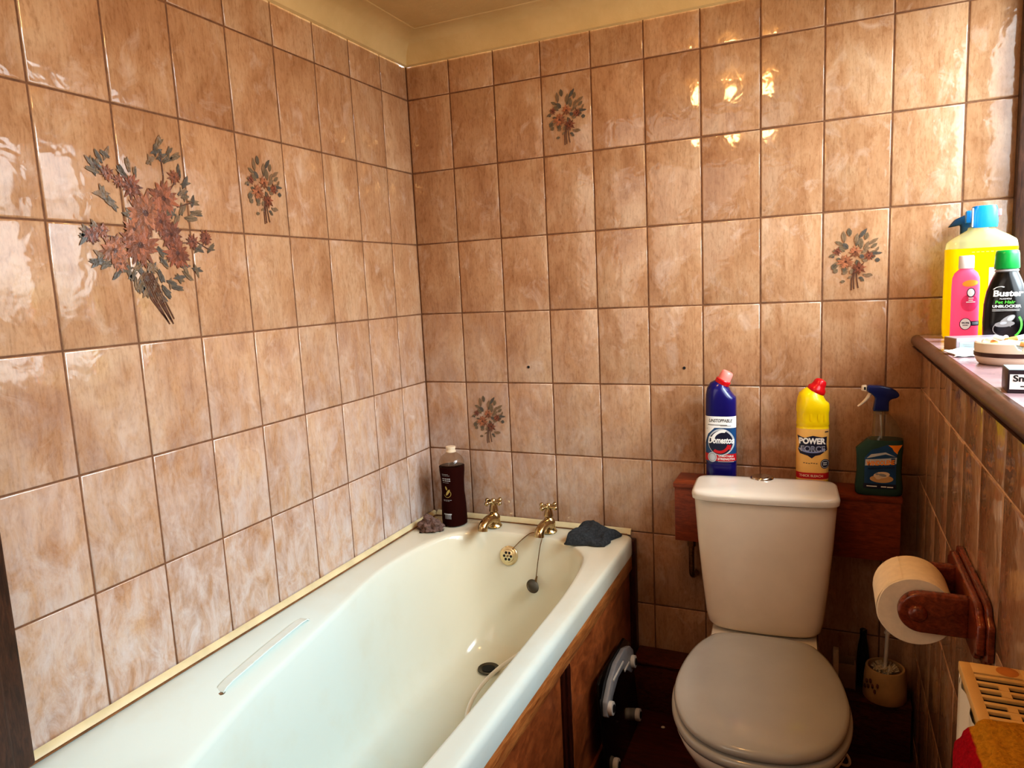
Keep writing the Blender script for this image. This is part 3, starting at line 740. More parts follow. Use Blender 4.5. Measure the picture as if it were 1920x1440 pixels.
# ------------------------------------------------------------------ toilet
wc = thing('toilet', 'white close-coupled toilet with closed lid and dirty cistern', 'toilet', (1.099,-.2,0), (0,0,R(3.2)))
def crr(z, hw, yb, yf, n=6, bow=.0, N=72):
    out = []
    for p in ring((0,(yb+yf)/2,z), hw, abs(yf-yb)/2, n, N):
        if p.y < (yb+yf)/2: p = Vector((p.x, p.y-bow*(1-(p.x/hw)**2), z))
        out.append(p)
    return out
cis = [(.386,.100,.02,-.050),(.388,.116,.035,-.062),(.394,.127,.05,-.072),(.405,.135,.06,-.079),(.43,.1405,.064,-.082),(.52,.150,.066,-.086),(.62,.159,.062,-.090),(.733,.1665,.062,-.094)]
obj('cistern', g_loft([crr(z, w, yb, yf, 6, .010) for z, w, yb, yf in cis]), 'cist', wc, 50)
lid = [(.734,.168,.066,-.096),(.736,.1705,.068,-.100),(.747,.1715,.068,-.102),(.753,.170,.067,-.100),(.7565,.164,.063,-.094),(.759,.130,.048,-.070),(.7605,.08,.03,-.045),(.761,.02,.0,-.015)]
cl = obj('cistern_lid', g_loft([crr(z, w, yb, yf, 8, .010) for z, w, yb, yf in lid]), 'ceramic', wc, 50)
fbt = obj('flush_button', g_lathe([(.028,-.002),(.028,.003),(.026,.0055),(.022,.006)], (-.006,.042,.760)), 'chrome', cl); fbt['label'] = 'round chrome flush button'
obj('button_half', g_prism([(.018*math.cos(a), .018*math.sin(a)) for a in [R(-80+16*k) for k in range(11)]], 'z', 0, .0025), 'chrome', fbt).location = (-.006,.042,.765)
half = [(0,-.628),(.065,-.618),(.118,-.582),(.152,-.52),(.1675,-.44),(.164,-.36),(.148,-.28),(.126,-.225),(.10,-.192),(.05,-.180)]
egg = [Vector((x, y, 0)) for x, y in half]+[Vector((-x, y, 0)) for x, y in half[:0:-1]]
egg = spline([tuple(p) for p in egg], 5)
def er(z, s=1.0, cy=-.41, sy=None, dy=0): return [Vector((p.x*s, cy+dy+(p.y-cy)*(sy or s), z)) for p in egg]
obj('seat_ring', g_loft([er(.402,.99), er(.404,1.02), er(.412,1.032), er(.420,1.02), er(.423,.99)]), 'seat', wc, 60)
sl = obj('seat_lid', g_loft([er(.425,.965), er(.427,.99), er(.433,1.0), er(.440,.985), er(.4435,.95), er(.4465,.86), er(.449,.6), er(.4505,.3), er(.451,.05)]), 'seat', wc, 60)
for s in (-1, 1): obj('hinge', g_cyl((s*.075-.012,-.172,.410),(s*.075+.012,-.172,.410),.011,16), 'paleplast', sl)
def br_(z, s, sy, dy): return er(z, s, -.41, sy, dy)
bowl = [br_(0,.56,.70,.09), br_(.02,.55,.69,.09), br_(.06,.50,.62,.10), br_(.14,.50,.60,.10), br_(.22,.58,.66,.08), br_(.28,.72,.78,.05), br_(.33,.87,.90,.02), br_(.37,.96,.97,.005), br_(.392,1.0,1.0,0), br_(.400,.985,.985,0)]
deck = [ring((0,-.09,z), hw, .135, 7, 60) for z, hw in ((.27,.07),(.31,.10),(.35,.120),(.378,.126),(.384,.123))]
obj('pan', join(g_loft(bowl), g_loft(deck)), 'ceramic', wc, 50)
tag(obj('cord_loop', g_tube([(1.262,-.585,.318),(1.276,-.60,.334),(1.289,-.612,.330),(1.291,-.615,.317),(1.281,-.608,.308),(1.262,-.592,.306)], .0026, 8, 6), 'paleplast', None, 40, (1.27,-.6,.31)), 'small white cord loop sticking out beside the toilet bowl', 'cord')

# ------------------------------------------------------------------ bottles on the boxing
def puts(parent, bt, items, name='label_print', sc_=1, dv=0):
    """items: (material, offset, [2-d geometries]); each colour of print is a mesh under the label"""
    for mat, off, gs in items:
        for g in gs: obj(name, bt.wrap(([Vector((v.x, v.y*sc_+dv, 0)) for v in g[0]], g[1]), off), mat, parent, 60)
# navy bottle
b = Bottle([(0,0,.037,.027,3.2),(.004,0,.040,.030,3.2),(.05,0,.0405,.0305,3.2),(.052,0,.0398,.030,3.2),(.056,0,.0405,.0305,3.2),(.20,0,.0405,.0305,3.2),(.225,0,.0405,.0305,3),(.240,0,.0400,.030,2.8,R(6)),(.252,-.001,.037,.029,2.5,R(16)),(.264,-.001,.030,.026,2.2,R(24)),(.273,.002,.021,.020,2,R(27))])
t = thing('toilet_cleaner_bottle', 'navy toilet cleaner bottle with a red and pink cap leaning neck', 'bottle', (.976,-.062,.720), (0,0,R(3)))
obj('bottle_body', b.geo(), 'navy', t, 50)
ax = Vector((math.sin(R(27)),0,math.cos(R(27))))
cp = obj('cap_collar', g_lathe([(.0195,0),(.0205,.002),(.0205,.012),(.0185,.014)], Vector((.002,0,.272)), 30, ax), 'red', t)
obj('cap_top', g_lathe([(.0175,0),(.0170,.010),(.0155,.022),(.013,.0245)], Vector((.002,0,.272))+ax*.0135, 30, ax), 'pinkcap', cp)
lab = obj('label', b.wrap(g2_rect(-.0395,.0395,.060,.184,30,10), .0005), 'print_teal', t)
D = []
D.append(('white', .0010, [g2_rect(-.0395,.0395,.148,.176,30,3), g2_poly([(-.0395,.150),(-.0395,.108),(-.032,.132),(-.014,.149)])]))
D.append(('print_black', .0014, [shift(text_geo('UNSTOPPABLE', .011, .25, .012, .060), 0, .1655), g2_rect(-.032,.018,.1545,.1558,12,1), g2_rect(.0,.028,.1525,.1535,8,1)]))
D.append(('print_silver', .0013, [g2_ell(.002,.113,.034,.033,R(20))]))
D.append(('print_dark', .0017, [g2_ell(.001,.112,.031,.0295,R(20))]))
D.append(('white', .0021, [g2_ell(.002,.125,.027,.017,R(22),R(40),R(185),.62), shift(text_geo('Domestos', .0215, .2, .035, .066), .001, .117)]))
D.append(('print_red', .0020, [g2_ell(-.001,.110,.027,.025,R(15),R(215),R(335),.72), g2_poly([(.017,.099),(.028,.108),(.026,.093)])]))
D.append(('print_red', .0012, [g2_rect(-.0395,.0395,.066,.084,30,2)]))
D.append(('white', .0017, [shift(text_geo('UNBEATABLE', .0058, 0, .02, .038), .014, .0785), shift(text_geo('STRENGTH', .0072, 0, .03, .042), .014, .071), g2_rect(-.006,.034,.0645,.0653,10,1)]))
D.append(('print_silver', .0016, [g2_ell(-.021,.0755,.0115,.0125)]))
D.append(('greyplast', .0020, [g2_ell(-.021,.0755,.009,.010,0,0,2*PI,.86)]))
puts(lab, b, D, sc_=1.127, dv=-.0114)
# yellow bleach
b = Bottle([(0,0,.036,.028,3),(.005,0,.0395,.031,3),(.04,0,.0395,.031,3),(.163,0,.0395,.031,3),(.165,0,.0385,.030,3),(.169,0,.0390,.0305,2.8),(.172,0,.0402,.0317,2.8),(.182,0,.0390,.0305,2.8),(.203,0,.0390,.0305,2.8),(.208,0,.0404,.0320,2.6),(.222,0,.0400,.0315,2.5),(.232,0,.0385,.031,2.3,R(8)),(.243,-.001,.034,.029,2.2,R(18)),(.253,.003,.026,.024,2,R(26)),(.260,.006,.020,.019,2,R(28))])
t = thing('bleach_bottle', 'yellow thick bleach bottle with a red nozzle cap', 'bottle', (1.208,-.066,.720), (0,0,R(3)))
obj('bottle_body', b.geo(), 'yellow', t, 50)
obj('grip_rib', join(*[b.wrap(g2_rect(u-.0025,u+.0025,.183,.202,2,3), .0012) for u in (-.022,-.004,.014,.028)]), 'yellow', t)
ax = Vector((math.sin(R(26)),0,math.cos(R(26))))
obj('cap', g_lathe([(.0225,0),(.0235,.003),(.0225,.010),(.0175,.016),(.0165,.022),(.0158,.027),(.0125,.033),(.006,.0355),(0,.036)], Vector((.006,0,.256)), 32, ax), 'red', t)
lab = obj('label', b.wrap(g2_rect(-.0385,.0385,.026,.162,30,12), .0005), 'peach', t)
D = [('print_red', .0009, [g2_rect(-.0385,.0385,.018,.034,30,2)]),
     ('cream', .0013, [shift(text_geo('THICK BLEACH', .0088, 0, .02, .056), -.003, .0258)]),
     ('print_dark', .0010, [g2_poly([(-.036,.131),(-.02,.125),(.0,.131),(.022,.127),(.033,.129),(.032,.110),(.034,.094),(.018,.082),(.006,.079),(-.002,.072),(-.012,.079),(-.030,.084),(-.034,.094),(-.031,.108)])]),
     ('print_lilac', .0013, [g2_ell(-.001,.098,.032,.012,0,R(180),R(350),.7)]),
     ('white', .0017, [shift(text_geo('POWER', .0205, 0, .05, .062), -.002, .1165)]),
     ('print_silver', .0017, [shift(text_geo('FORCE', .0190, 0, .035, .056), .0, .0965)]),
     ('print_blue', .0020, [shift(text_geo('FORCE', .0175, 0, -.008, .052), .0, .0965)]),
     ('print_dark', .0011, [g2_ell(.029,.058,.0105,.0125), *[g2_rect(-.022+.006*k,-.0185+.006*k,.0590-.0006*(k%3),.0606-.0006*(k%3),2,1) for k in range(6)], g2_rect(.028,.036,.140,.1425,3,1)]),
     ('print_silver', .0015, [g2_ell(.029,.058,.009,.0105,0,0,2*PI,.86), g2_rect(.0245,.0335,.0595,.0625,4,1), g2_rect(.0245,.0335,.0545,.0575,4,1)])]
puts(lab, b, D, sc_=1.015, dv=.0117)
# spray
b = Bottle([(0,0,.050,.025,3.5),(.004,0,.0535,.028,3.5),(.02,0,.054,.029,3.5),(.06,0,.0505,.028,3.2),(.10,0,.0515,.028,3.2),(.116,0,.053,.028,3.2),(.128,.006,.047,.028,3),(.142,.013,.040,.027,2.8),(.150,.0175,.0345,.0262,2.7),(.165,.0145,.032,.025,2.5),(.185,.010,.026,.023,2.3),(.200,.005,.020,.019,2),(.208,.002,.0165,.0165,2),(.212,.002,.0165,.0165,2)])
t = thing('glass_cleaner_spray', 'clear teal window spray bottle with navy trigger head on the wooden box', 'spray bottle', (1.363,-.083,.720), (0,0,R(2)))
obj('bottle_body', b.geo(1, .141), 'clearteal', t, 50); obj('liquid', b.geo(1, 0, .142), 'tealliq', t, 50)
obj('dip_tube', g_tube([(.002,0,.21),(.004,0,.12),(-.01,0,.015)], .0018, 8), 'clearacr', t)
head = [(-.017,.212),(.019,.212),(.0185,.238),(.024,.243),(.036,.246),(.042,.252),(.037,.262),(.022,.271),(.0,.276),(-.030,.277),(-.031,.261),(-.020,.256),(-.012,.246),(-.014,.232)]
th = obj('trigger_head', g_prism(head, 'y', -.012, .012, .004, 3), 'trigblue', t, 50)
obj('collar', g_lathe([(.0185,0),(.0185,.008),(.017,.009)], (.002,0,.206)), 'clearteal', t)
obj('nozzle', g_prism([(-.044,.264),(-.031,.261),(-.031,.277),(-.042,.276)], 'y', -.008, .008, .002), 'cream', th)
obj('nozzle_print', g_box(-.0375,-.0335,-.0085,-.0078,.266,.273), 'print_black', th)
obj('trigger', g_tube([(-.021,0,.259),(-.029,0,.244),(-.040,0,.231),(-.050,0,.2225)], .004, 10, 5, [.0055,.0045,.0035,.0025]), 'cream', th)
lab = obj('label', b.wrap(g2_rect(-.034,.036,.024,.098,20,8), .0006), 'print_teal', t)
lx = lambda g: shift(g, 0, 0, 0)
D = [('print_teal', .0007, [g2_poly([(-.034,.097),(.036,.097),(.040,.128),(.008,.132),(-.020,.118)])]),
     ('print_orange', .0011, [g2_poly([(.010,.131),(.041,.131),(.038,.108),(.022,.124)]), shift(text_geo('WINDOLENE', .0165, .15, .035, .062), .001, .085, R(5))]),
     ('print_silver', .0010, [g2_poly([(-.033,.077),(.036,.084),(.037,.100),(-.032,.093)]), g2_poly([(-.030,.096),(.012,.108),(.034,.102),(.012,.113),(-.02,.107)])]),
     ('print_dark', .0012, [shift(text_geo('GLASS & SHINY SURFACES', .0060, .1, .02, .058), .003, .0725, R(5)), g2_rect(-.036,.037,.020,.032,20,2)]),
     ('print_tan', .0011, [g2_ell(.004,.045,.026,.010)]),
     ('cream', .0015, [g2_ell(.004,.055,.018,.008,R(8)), g2_ell(-.002,.053,.008,.010,R(-30))]),
     ('greyplast', .0018, [g2_ell(.006,.055,.009,.0035,R(-12)), g2_ell(-.006,.057,.004,.0025)]),
     ('white', .0016, [g2_rect(-.029,-.006,.0245,.0270,6,1), g2_rect(.003,.015,.0240,.0265,4,1), g2_rect(.0165,.030,.0235,.0260,4,1)])]
puts(lab, b, D)

# ------------------------------------------------------------------ toilet roll and holder (right wall)
YH, ZH, XR = -.786, .758, 1.372
hl = thing('toilet_roll_holder', 'dark mahogany wooden toilet roll holder on the tiled wall below the window sill', 'toilet roll holder', (XW,YH,ZH))
hli = Matrix.Translation((-XW,-YH,-ZH))
def hp(name, geo, par=hl):
    o = obj(name, geo, 'mahog', par, 35)
    o.matrix_parent_inverse = hli if par is hl else Matrix.Identity(4); return o
plate = [(-.150,-.026),(-.150,.026),(-.132,.034),(-.126,.045),(-.11,.049),(.11,.049),(.126,.045),(.132,.034),(.150,.026),(.150,-.026),(.132,-.034),(.126,-.045),(.11,-.049),(-.11,-.049),(-.126,-.045),(-.132,-.034)]
hp('back_plate', join(g_prism([(YH+p, ZH+q) for p, q in plate], 'x', XW-.009, XW-.0005, .0025), g_prism([(YH+p*.93, ZH+q*.86) for p, q in plate], 'x', XW-.020, XW-.009, .004, 3)))
def arm(y0, y1):
    pts = [(XW-.018, ZH-.032), (XW-.018, ZH+.032)]+[(XR+.005-.032*math.cos(a), ZH+.032*math.sin(a)) for a in [R(90-15*k) for k in range(13)]]
    return g_prism(pts, 'y', y0, y1, .005, 3)
a1 = hp('arm', arm(YH-.073, YH-.054)); a2 = hp('arm', arm(YH+.054, YH+.073))
hp('dowel', join(g_cyl((XR,YH-.056,ZH),(XR,YH+.056,ZH),.011,20)))
for y, s in ((YH-.073,-1),(YH+.073,1)):
    o = obj('dowel_knob', g_lathe([(.0135,-.002),(.0135,.002),(.011,.006),(.006,.0085),(0,.009)], (XR,y,ZH), 26, (0,s,0)), 'mahog'); o.parent = hl; o.matrix_parent_inverse = hli
rl = thing('toilet_roll', 'part-used cream toilet roll hanging on the mahogany holder', 'toilet roll', (XR,YH,ZH-.0085))
rc = 0.0
def roll():
    N = 64; rr = []
    for r, y in ((.021,-.05),(.053,-.05),(.0545,-.0475),(.0545,.0475),(.053,.05),(.021,.05)):
        rr.append([(r*math.cos(2*PI*i/N)*(1+.012*math.sin(i*.6+y*9)), y, r*math.sin(2*PI*i/N)) for i in range(N)])
    rr.append(rr[0]); return g_loft(rr, False, False)
obj('paper_roll', roll(), 'rollpaper', rl, 40)
obj('cardboard_core', g_loft([[(r*math.cos(2*PI*i/40), y, r*math.sin(2*PI*i/40)) for i in range(40)] for r, y in ((.0208,-.0505),(.0208,.0505),(.0195,.0505),(.0195,-.0505),(.0208,-.0505))], False, False), 'card', rl)
obj('loose_sheet', g_loft([[(-.0549*math.cos(a), y, .0549*math.sin(a)) for y in (-.048,-.016,.016,.048)] for a in [R(70-10*k) for k in range(9)]], False, False, False), 'rollpaper', rl)

# ------------------------------------------------------------------ radiator with towel
RX0, RX1, RZ, RY0, RY1 = 1.388, 1.452, .822, -1.118, -1.80
rd = thing('radiator', 'cream convector radiator with slotted top grille on the right wall', 'radiator', (1.42,-1.45,.3))
rdi = Matrix.Translation((-1.42,1.45,-.3))
def rp(name, geo, mat, par=rd):
    o = obj(name, geo, mat, par, 35); o.matrix_parent_inverse = rdi if par is rd else Matrix.Identity(4); return o
fl_ = []
ys = [RY0-.012-.0165*k for k in range(41)]
prof = [[(RX0-.001-(.004 if (k % 4) in (1, 2) else 0), y, z) for k, y in enumerate(ys)] for z in (.22, .24, RZ-.028, RZ-.010)]
rp('front_panel', join(g_loft(prof, False, False, False), g_box(RX0, RX0+.008, RY1, RY0, .22, RZ-.008, .002)), 'radside')
rp('end_cap', g_box(RX0-.001, RX1, RY0-.006, RY0, .24, RZ-.004, .002), 'radside')
rp('core', g_box(RX0+.01, RX1-.004, RY1, RY0-.01, .24, RZ-.012), 'black')
bars = [g_box(RX0-.002, RX0+.010, RY1, RY0, RZ-.012, RZ, .0015), g_box(RX1-.008, RX1, RY1, RY0, RZ-.012, RZ, .0015), g_box(RX0+.009, RX1-.007, RY0-.022, RY0, RZ-.004, RZ, .001)]
y = RY0-.0255
bars.append(g_box(RX0+.009, RX1-.007, y-.0065, y, RZ-.004, RZ, .001)); y -= .0065
k = 0
while y > RY1+.03:
    y2 = y-.0085
    if k % 3 != 0: bars.append(g_box((RX0+RX1)/2-.003, (RX0+RX1)/2+.006, y2, y, RZ-.003, RZ))
    bars.append(g_box(RX0+.009, RX1-.007, y2-.0055, y2, RZ-.004, RZ, .0008)); y = y2-.0055; k += 1
rp('top_grille', join(*bars), 'radtop')
rp('rust_spot', g_lathe([(.011,0),(.009,.0004),(.0,.0006)], (RX1-.020, RY0-.011, RZ+.0001), 20), 'rust')
def towel():
    # path over the radiator: wall side, across the top, down the front
    path = [(1.452,.832,1),(1.444,.836,1),(1.425,.840,1),(1.405,.839,1),(1.388,.836,1),(1.376,.826,2),(1.370,.80,2),(1.366,.74,2),(1.363,.66,2),(1.361,.56,2),(1.360,.46,2),(1.360,.42,2)]
    P = [Vector((a, 0, b)) for a, b, _ in path]; S = []
    for i in range(len(P)-1):
        for s in range(8): S.append(P[i].lerp(P[i+1], s/8))
    S.append(P[-1])
    n = len(S); m = 90; V, F, COL = [], [], []
    gold, red = lin(196,140,40), lin(172,22,40)
    for layer in (0, 1):
        for i, p in enumerate(S):
            t = (S[min(i+1, n-1)]-S[max(i-1, 0)]).normalized(); nr = Vector((t.z, 0, -t.x))
            if nr.dot(Vector((-.5,0,.7))) < 0: nr = -nr
            drop = max(0, .83-p.z) if p.x < 1.39 else 0
            for j in range(m+1):
                y = -1.265-.37*j/m
                y += (min(.5, drop)*.75)*(1-j/m)*.55
                h = .010 if layer == 0 else .001
                nn = noise.fractal(Vector((p.x*40, y*40, p.z*40)), 1, 2, 3)*.004+noise.noise(Vector((p.x*300, y*300, p.z*300)))*.0022
                fold = .006*math.sin(y*60+p.z*6)*min(1, drop*6)
                e = min(1, min(j, m-j)/4, min(i, n-1-i)/4)
                q = p+nr*((h+nn+fold)*e if layer == 0 else 0); V.append(Vector((q.x, y, q.z)))
                if p.x > 1.379 or drop == 0: c = gold
                else:
                    dm = abs((y+1.33)/.045)+abs((p.z-.70)/.06)
                    c = gold if dm < 1 else red
                    if abs(p.z-.6) < .02 and j > 30: c = gold
                if c == gold and p.x > 1.379 and j > 75: c = red
                COL.append(c)
    w = m+1; off = n*w
    for i in range(n-1):
        for j in range(m):
            a = i*w+j; F.append([a, a+1, a+w+1, a+w]); F.append([off+a+w, off+a+w+1, off+a+1, off+a])
    ed = list(range(w))+[i*w+m for i in range(1, n)]+[(n-1)*w+j for j in range(m-1, -1, -1)]+[i*w for i in range(n-2, 0, -1)]
    for a, b2 in zip(ed, ed[1:]+ed[:1]): F.append([b2, a, off+a, off+b2])
    me = bpy.data.meshes.new('bath_mat'); o0 = Vector((1.41,-1.42,.84)); me.from_pydata([v-o0 for v in V], [], F)
    ca = me.color_attributes.new('col', 'FLOAT_COLOR', 'POINT')
    for i, c in enumerate(COL): ca.data[i].color = c
    me.shade_smooth(); me.materials.append(MT['towel'])
    o = bpy.data.objects.new('bath_mat', me); C.objects.link(o); o.location = o0; return o
tag(towel(), 'fluffy gold and crimson bath mat draped over the radiator', 'bath mat')

# ------------------------------------------------------------------ behind the toilet
bh = thing('toilet_brush_holder', 'round cream pot with a flower motif holding a toilet brush by the right wall', 'brush holder', (1.391,-.060,.156))
pr = [(.050,0),(.0525,.004),(.052,.03),(.050,.06),(.047,.083),(.046,.086),(.041,.086),(.041,.08),(.044,.05),(.044,.01),(.0,.008)]
pot = obj('pot', g_lathe(pr), 'pot', bh)
N = []
for k in range(7):
    a = R(205+k*7)
    N.append((a, .02+.006*((k*3) % 5)))
obj('pot_motif', join(*[g_sphere((.0525*math.cos(a), .0525*math.sin(a), z+.015), .007, .5, .8, 1, 1) for a, z in N]), 'rose', pot)
tb = thing('toilet_brush', 'white-handled toilet brush standing in the cream pot', 'toilet brush', (1.391,-.060,.17))
obj('handle', join(g_tube([(0,0,.07),(.003,0,.15),(.006,0,.32)], .005, 12, 5), g_lathe([(.008,0),(.008,.004)], (.0035,0,.165)), g_lathe([(.02,0),(.02,.006),(.008,.012)], (0,0,.06))), 'paleplast', tb)
bs = []
for k in range(70):
    a = k*2.4; r = .010+.026*((k*7) % 10)/10
    bs.append(g_tube([(0,0,.03),(r*.6*math.cos(a), r*.6*math.sin(a), .060),(r*math.cos(a), r*math.sin(a), .068+.010*((k*3) % 5)/5)], .0028, 5, 3))
obj('bristles', join(*bs), 'bristle', tb)
cup = thing('cleaner_carton', 'small pale open carton on the low boxing behind the toilet', 'carton', (1.296,-.04,.157))
obj('carton_side', join(g_box(-.030,-.016,-.02,.02,0,.100,.002), g_box(-.024,-.018,-.02,-.016,.09,.108,.002)), 'cream', cup)
obj('carton_front', join(g_box(-.016,.026,-.019,-.015,0,.072,.001), g_box(-.016,.026,.015,.019,0,.08,.001), g_box(.022,.026,-.015,.015,0,.072,.001), g_box(-.016,.026,-.019,.019,0,.004)), 'card', cup)
bd = Bottle([(0,0,.018,.018,2),(.004,0,.020,.020,2),(.09,0,.020,.020,2),(.115,0,.017,.017,2),(.135,0,.012,.012,2),(.15,0,.011,.011,2)])
dkb = thing('dark_bottle', 'small black bottle standing between the carton and the brush pot', 'bottle', (1.348,-.068,.157))
dkb.location = (1.340,-.0195,.157)
obj('bottle_body', bd.geo(.75), 'jet', dkb); obj('cap', g_lathe([(.009,0),(.009,.012),(.007,.014)], (0,0,.148)), 'jet', dkb)
tag(obj('paper_scrap', join(g_prism([(-.006,-.003),(.001,-.004),(.006,.0),(.002,.004),(-.004,.003)], 'z', 0, .004, .001)), 'paper', None, 30), 'tiny torn pale scrap on the floor left of the toilet', 'paper scrap').location = (.822,-.165,.001)

# ------------------------------------------------------------------ window sill
SZ = 1.1145
b = Bottle([(0,0,.066,.030,4),(.004,0,.070,.033,4),(.03,0,.071,.034,4),(.17,0,.070,.034,4),(.205,0,.070,.034,4),(.218,0,.068,.033,3.6),(.222,0,.066,.032,3.4),(.232,0,.052,.028,2.8),(.240,0,.038,.024,2.4),(.246,0,.028,.021,2),(.252,0,.026,.020,2)])
t = thing('floor_cleaner_bottle', 'large yellow bottle with a bright blue cap at the back of the sill', 'bottle', (1.558,-.100,SZ))
obj('bottle_body', b.geo(1, .203), 'yelclear', t, 50); obj('liquid', b.geo(1, 0, .2045), 'yelliq', t, 50)
cpb = obj('cap', join(g_loft([ring((.004,0,z), rx, ry, 3, 40) for z, rx, ry in ((.250,.026,.021),(.262,.027,.022),(.290,.025,.021),(.298,.023,.019),(.299,.018,.015))]), g_box(-.032,-.02,-.010,.010,.262,.290,.003)), 'capblue', t, 40)
obj('cap_stripe', g_box(-.0225,-.0195,-.0225,-.018,.252,.294,.0008), 'white', cpb)
obj('red_tab', g_box(.029,.037,-.006,.006,.274,.290,.002), 'pinkcap', cpb)
puts(t, b, [('print_silver', .0008, [g2_rect(.012,.030,.10,.16,4,4)]), ('print_tan', .0010, [*[g2_rect(-.022+.009*k,-.0165+.009*k,.195,.1962,2,1) for k in range(6)], g2_ell(.021,.142,.006,.006,0,0,2*PI,.85), shift(text_geo('8', .006), .021, .142)])])
b = Bottle([(0,0,.024,.018,3),(.003,0,.0265,.020,3),(.12,0,.0265,.020,3),(.14,0,.0255,.0195,2.6),(.150,0,.022,.018,2.2),(.156,0,.016,.015,2),(.160,0,.0125,.0125,2)])
t = thing('pink_cleaner_bottle', 'small pink liquid bottle with a white cap in front of the yellow bottle', 'bottle', (1.5165,-.200,SZ), (0,0,R(-8)))
obj('bottle_body', b.geo(), 'pinkliq', t, 50)
obj('cap', g_lathe([(.0145,0),(.0148,.002),(.0145,.026),(.013,.028)], (0,0,.160)), 'capwhite', t)
lab = obj('label', b.wrap(g2_ell(.0075,.0855,.0155,.0185), .0006), 'print_pink', t)
puts(lab, b, [('print_orange', .0010, [g2_ell(.008,.128,.014,.007,R(6))]), ('white', .0014, [g2_ell(.010,.108,.006,.0085), g2_rect(.002,.018,.0865,.0885,4,1), g2_rect(.006,.014,.0905,.0925,3,1), g2_rect(.006,.015,.095,.097,3,1), g2_ell(.002,.040,.0095,.0115)]),
     ('print_dark', .0012, [g2_ell(.010,.108,.0078,.0103,0,0,2*PI,.8), g2_rect(.008,.0255,.036,.046,6,2), g2_ell(.002,.040,.011,.013,0,0,2*PI,.88)]), ('print_dark', .0018, [shift(text_geo('99.9%', .005, 0, .03, .014), .002, .042), shift(text_geo('GERMS', .003, 0, .02, .010), .002, .037)]),
     ('print_silver', .0016, [g2_rect(.014,.024,.0425,.0435,3,1), g2_rect(.014,.024,.0395,.0405,3,1)])])
b = Bottle([(0,0,.034,.024,3.2),(.004,0,.037,.027,3.2),(.05,0,.0385,.028,3.2),(.085,0,.0375,.027,3),(.11,0,.034,.026,2.6),(.132,0,.027,.0235,2.2),(.145,0,.0215,.021,2),(.150,0,.0195,.0195,2),(.156,0,.0190,.0190,2)])
t = thing('drain_unblocker_bottle', 'black drain unblocker bottle with a green cap beside the yellow bottle', 'bottle', (1.5765,-.275,SZ), (0,0,R(-10)))
obj('bottle_body', b.geo(), 'jet', t, 50)
obj('cap', g_loft([ring((0,0,.156+z), r*(1+.0), r, 2, 48) for z, r in ((0,.0215),(.002,.0225),(.030,.021),(.036,.0195),(.038,.017))]), 'capgreen', t)
obj('neck_ring', g_lathe([(.020,0),(.0215,.002),(.020,.005)], (0,0,.150)), 'greyplast', t)
puts(t, b, [('white', .0008, [shift(text_geo('Buster', .0170, .05, .035, .050), .003, .106), shift(text_geo('PLUGHOLE', .0040, 0, .01, .020), .0, .0955), shift(text_geo('UNBLOCKER', .0075, 0, .03, .048), .002, .080), g2_rect(-.022,.024,.0735,.0742,10,1), g2_rect(-.022,.024,.0708,.0714,10,1), g2_ell(-.012,.1165,.010,.004,R(15),R(0),R(170),.7)]),
     ('print_green', .0008, [shift(text_geo('Pet Hair', .0088, .1, .025, .034), -.001, .0885), g2_ell(.008,.042,.022,.028,0,R(-60),R(40),.84)]),
     ('greyplast', .0009, [g2_ell(.004,.052,.016,.0065,R(38)), g2_ell(.000,.044,.017,.006,R(6)), g2_ell(-.004,.034,.016,.014,0,R(20),R(250),.9)]),
     ('print_silver', .0012, [g2_ell(.010,.056,.007,.004,R(42)), g2_ell(-.002,.046,.006,.003,R(10))])])
b = Bottle([(0,0,.026,.017,3),(.003,0,.0285,.0195,3),(.10,0,.0265,.0185,3),(.15,0,.024,.018,2.6),(.19,0,.018,.016,2.2),(.215,0,.013,.013,2),(.235,0,.012,.012,2)])
t = thing('green_spray_bottle', 'clear green spray bottle with dark head hidden behind the yellow bottle', 'spray bottle', (1.538,-.033,SZ))
obj('bottle_body', b.geo(), 'greenliq', t, 50)
obj('trigger_head', g_prism([(-.012,.235),(.014,.235),(.014,.262),(.022,.270),(.018,.284),(-.002,.286),(-.024,.276),(-.038,.258),(-.024,.260),(-.012,.262)], 'y', -.010, .010, .003), 'darkteal', t, 50)
t = thing('ashtray', 'round cream ashtray with a dark band full of cigarette ends on the sill', 'ashtray', (1.531,-.615,SZ))
N_ = 72; rr = []
prf = [(.0,0,0),(.052,0,0),(.0555,.003,0),(.059,.010,0),(.0605,.020,0),(.0605,.036,1),(.0575,.038,1),(.0545,.036,1),(.053,.020,0),(.050,.012,0),(.0,.010,0)]
for r, z, nt in prf:
    row = []
    for i in range(N_):
        a = 2*PI*i/N_; zz = z
        if nt:
            for na in (R(-97), R(23), R(143)):
                d = abs((a-na+PI) % (2*PI)-PI)
                if d < .11: zz -= .012*math.cos(d/.11*PI/2)
        row.append((r*math.cos(a), r*math.sin(a), zz))
    rr.append(row)
obj('dish', g_loft(rr, True, True), 'ashcer', t, 45)
obj('band', g_loft([[(r*math.cos(2*PI*i/60), r*math.sin(2*PI*i/60), z) for i in range(60)] for r, z in ((.0605,.014),(.0612,.0145),(.0615,.0205),(.0609,.021))], False, False), 'ashband', t)
